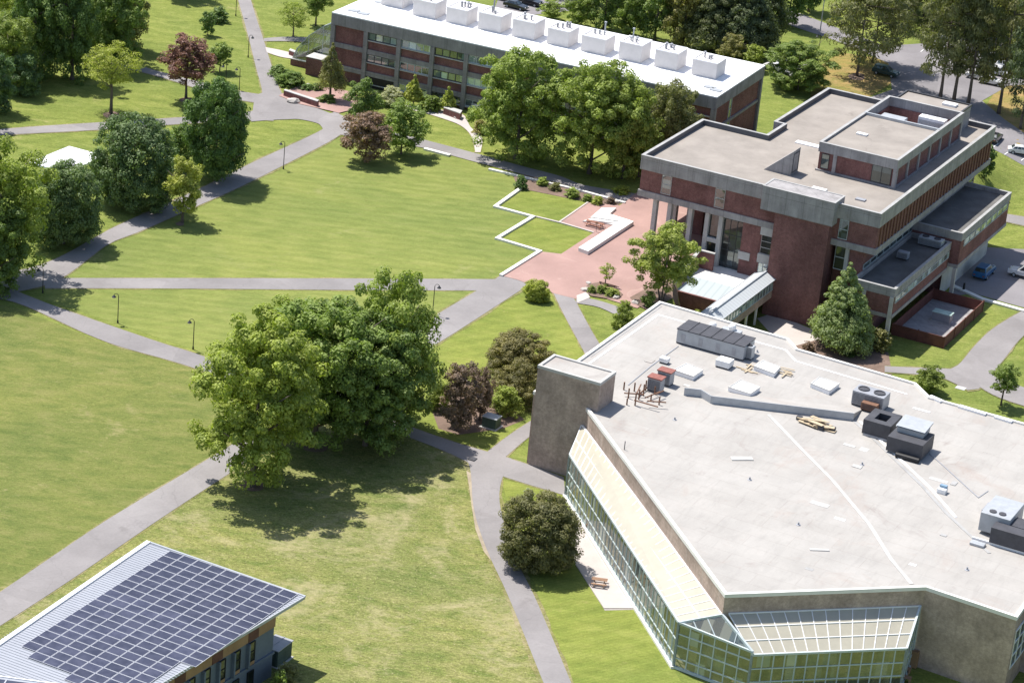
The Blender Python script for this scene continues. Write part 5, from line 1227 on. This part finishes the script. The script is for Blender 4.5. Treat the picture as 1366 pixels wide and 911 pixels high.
def car(label,P,az,kind,col,group=None):
    L,Wd,low,cab=carproto(kind); t=thing('parked_car' if kind!='van' else 'van',label,'car' if kind!='van' else 'van',P,az,group); t.scale=(1.12,)*3
    key=(kind,col)
    if key not in CARP:
        out=[]
        def loft(outl,w0,w1,zsplit=None):
            s=MB(); n=len(outl); rows=[]
            zmin=min(z for x,z in outl); zmax=max(z for x,z in outl)
            for sgn in (-1,1):
                rows.append([(x,sgn*(w0+(w1-w0)*((z-zmin)/(zmax-zmin))),z) for x,z in outl])
            s.v=rows[0]+rows[1]; s.f=[tuple(range(n))[::-1],tuple(range(n,2*n))]+[(i,(i+1)%n,n+(i+1)%n,n+i) for i in range(n)]; s.m=[0]*len(s.f); return s
        def mk(s,nm,mat,bv=0):
            o=s.build(nm,mat,None,bevel=bv); return o
        out.append((mk(loft(low,Wd/2,Wd/2-.04),'body',PT[col],.08),None))
        out.append((mk(loft(cab,Wd/2-.06,Wd/2-.28),'cabin',PT[col],.06),None))
        s=MB()
        (x0,z0),(x1,z1),(x2,z2),(x3,z3)=cab
        def yat(z): return (Wd/2-.06)+(-.22)*((z-z0)/(z1-z0)) if False else (Wd/2-.06)-.22*((z-min(z0,z3))/(z1-min(z0,z3)))
        for sg in (-1,1):
            for a_,b_ in ((.06,.34),(.38,.64),(.67,.94)) if kind!='van' else ((.62,.94),):
                pts=[]
                for tt,zz in ((a_,.12),(b_,.12),(b_,.86),(a_,.86)):
                    xl=x0+(x1-x0)*zz; xr=x3+(x2-x3)*zz; x=xl+(xr-xl)*tt; z=z0+(z1-z0)*zz; pts.append((x,sg*(yat(z)+.015),z))
                s.quad(*pts)
        for (xa,za,xb,zb) in ((x0,z0,x1,z1),(x3,z3,x2,z2)):
            dx=-.02 if xa<0 else .02
            pts=[]
            for f,sg in ((.12,-1),(.12,1),(.88,1),(.88,-1)):
                z=za+(zb-za)*f; pts.append((xa+(xb-xa)*f+dx,sg*(yat(z)-.1),z+.02))
            s.quad(*pts)
        out.append((mk(s,'window',MT['glassd']),None))
        for x in (-L*.30,L*.31):
            for sg in (-1,1):
                s=MB(); y=sg*(Wd/2-.12)
                s.tube([(x,y-.12,.33),(x,y+.12,.33)],.34,16); w=mk(s,'wheel',MT['tyre']); out.append((w,None))
                s=MB(); s.tube([(x,y+sg*.1,.33),(x,y+sg*.135,.33)],.2,12); h=mk(s,'rim',MT['metal_l']); out.append((h,w))
        for sg in (-1,1):
            s=MB(); s.box(L/2-.08,L/2+.02,sg*(Wd/2-.38)-.16,sg*(Wd/2-.38)+.16,low[4][1]-.2,low[4][1]-.06); out.append((mk(s,'headlight',MT['whiteroof']),None))
            s=MB(); s.box(-L/2-.02,-L/2+.06,sg*(Wd/2-.3)-.14,sg*(Wd/2-.3)+.14,.62,.8); out.append((mk(s,'tail_light',MT['redtop']),None))
        CARP[key]=out
        for o,p in out: o.parent=t if p is None else p
    else:
        mp={}
        for o,p in CARP[key]:
            c=o.copy(); COL.objects.link(c); mp[o]=c; c.parent=t if p is None else mp[p]
    return t
def cdir(p,q): a=G(*p);c=G(*q); return math.atan2(c[1]-a[1],c[0]-a[0])
GC='cars in the upper right car park'
car('white van entering the frame at the right below the stepped wings',G(1369,371,.06),AZ+math.pi,'van','white')
car('bright blue car in the shade beside the lower wing of the columned building',G(1312,368,.06),AZ+math.pi/2,'suv','blue').scale=(1.25,1.25,1.25)
t=thing('bollard','small dark figure sized post at the kerb near the bright blue car','bollard',G(1285,388,.1)); b=MB(); b.tube([(0,0,0),(0,0,1.3)],[.22,.16],10); b.build('post',MT['black'],t)
car('white car alone on the drive at the right edge, above the sunlit lawn',G(1362,206,.06),cdir((1340,200),(1366,208)),'sedan','white')
car('dark car just showing behind the far end of the columned building',G(1326,188,.06),cdir((1320,196),(1335,182)),'sedan','black')
car('dark teal car in tree shade at the end of the orange needle bed',G(1181,101,.06),cdir((1170,98),(1195,104)),'suv','teal')
car('white car at the far side of the lot, left of the pine trunks',G(1251,66,.06),cdir((1240,64),(1265,69)),'sedan','white',GC)
car('white car just behind the one left of the pine trunks',G(1268,56,.06),cdir((1240,54),(1265,59)),'sedan','silver',GC)
for l,px,py,k,c in [('white car lowest of the cluster behind the tall pine, nearest the grass',1322,113,'sedan','white'),('white car left in the cluster behind the tall pine',1305,106,'sedan','white'),
  ('white suv upper left in the cluster of cars',1318,93,'suv','white'),('silver car in the middle of the cluster of cars',1332,101,'sedan','silver'),('white car at the right side of the cluster',1345,94,'suv','white'),('silver car at the top of the cluster of cars',1338,84,'sedan','silver'),('white car at the top left of the cluster',1322,82,'sedan','white'),('dark car at the right side of the cluster',1358,104,'sedan','black')]:
    car(l,G(px,py,.06),cdir((1310,90),(1340,96)),k,c,GC)
car('black car at the top edge over the white roof, nearest the roof',G(688,12,.06),cdir((680,8),(700,13)),'sedan','black'); car('dark car at the top edge second from the roof',G(707,7,.06),cdir((680,8),(700,13)),'suv','black'); car('white car at the top edge by the dark ones',G(672,1,.06),cdir((680,8),(700,13)),'sedan','white')
car('silver car in the little lot behind the right end of the white roof',G(1048,91,.06),cdir((1036,88),(1060,94)),'sedan','silver')
car('white car in the little lot between the leafy tree and the white roof',G(1035,95,.06),cdir((1036,88),(1060,94)),'sedan','white')
# ------------------------------------------------------------------ light
w=bpy.data.worlds.new('World'); scene.world=w; w.use_nodes=True; nt=w.node_tree
sk=nt.nodes.new('ShaderNodeTexSky'); sk.sky_type='NISHITA'; sk.sun_disc=False
SE=math.radians(63); sdx,sdy=-.78,.63
sk.sun_elevation=SE; sk.sun_rotation=math.atan2(sdx,sdy); sk.air_density=1; sk.dust_density=1.2
nt.links.new(sk.outputs[0],nt.nodes['Background'].inputs[0]); nt.nodes['Background'].inputs[1].default_value=.105
sd=bpy.data.lights.new('sun','SUN'); sd.energy=4.4; sd.angle=math.radians(.55); sd.color=(1,.96,.89)
so=bpy.data.objects.new('sun',sd); COL.objects.link(so)
n=math.hypot(sdx,sdy); dv=Vector((sdx/n*math.cos(SE),sdy/n*math.cos(SE),math.sin(SE)))
so.rotation_euler=dv.to_track_quat('Z','Y').to_euler()
scene.view_settings.view_transform='Standard'; scene.view_settings.look='None'; scene.view_settings.exposure=.6; scene.view_settings.gamma=1
scene.render.engine='CYCLES'; scene.cycles.max_bounces=6; scene.cycles.transparent_max_bounces=12
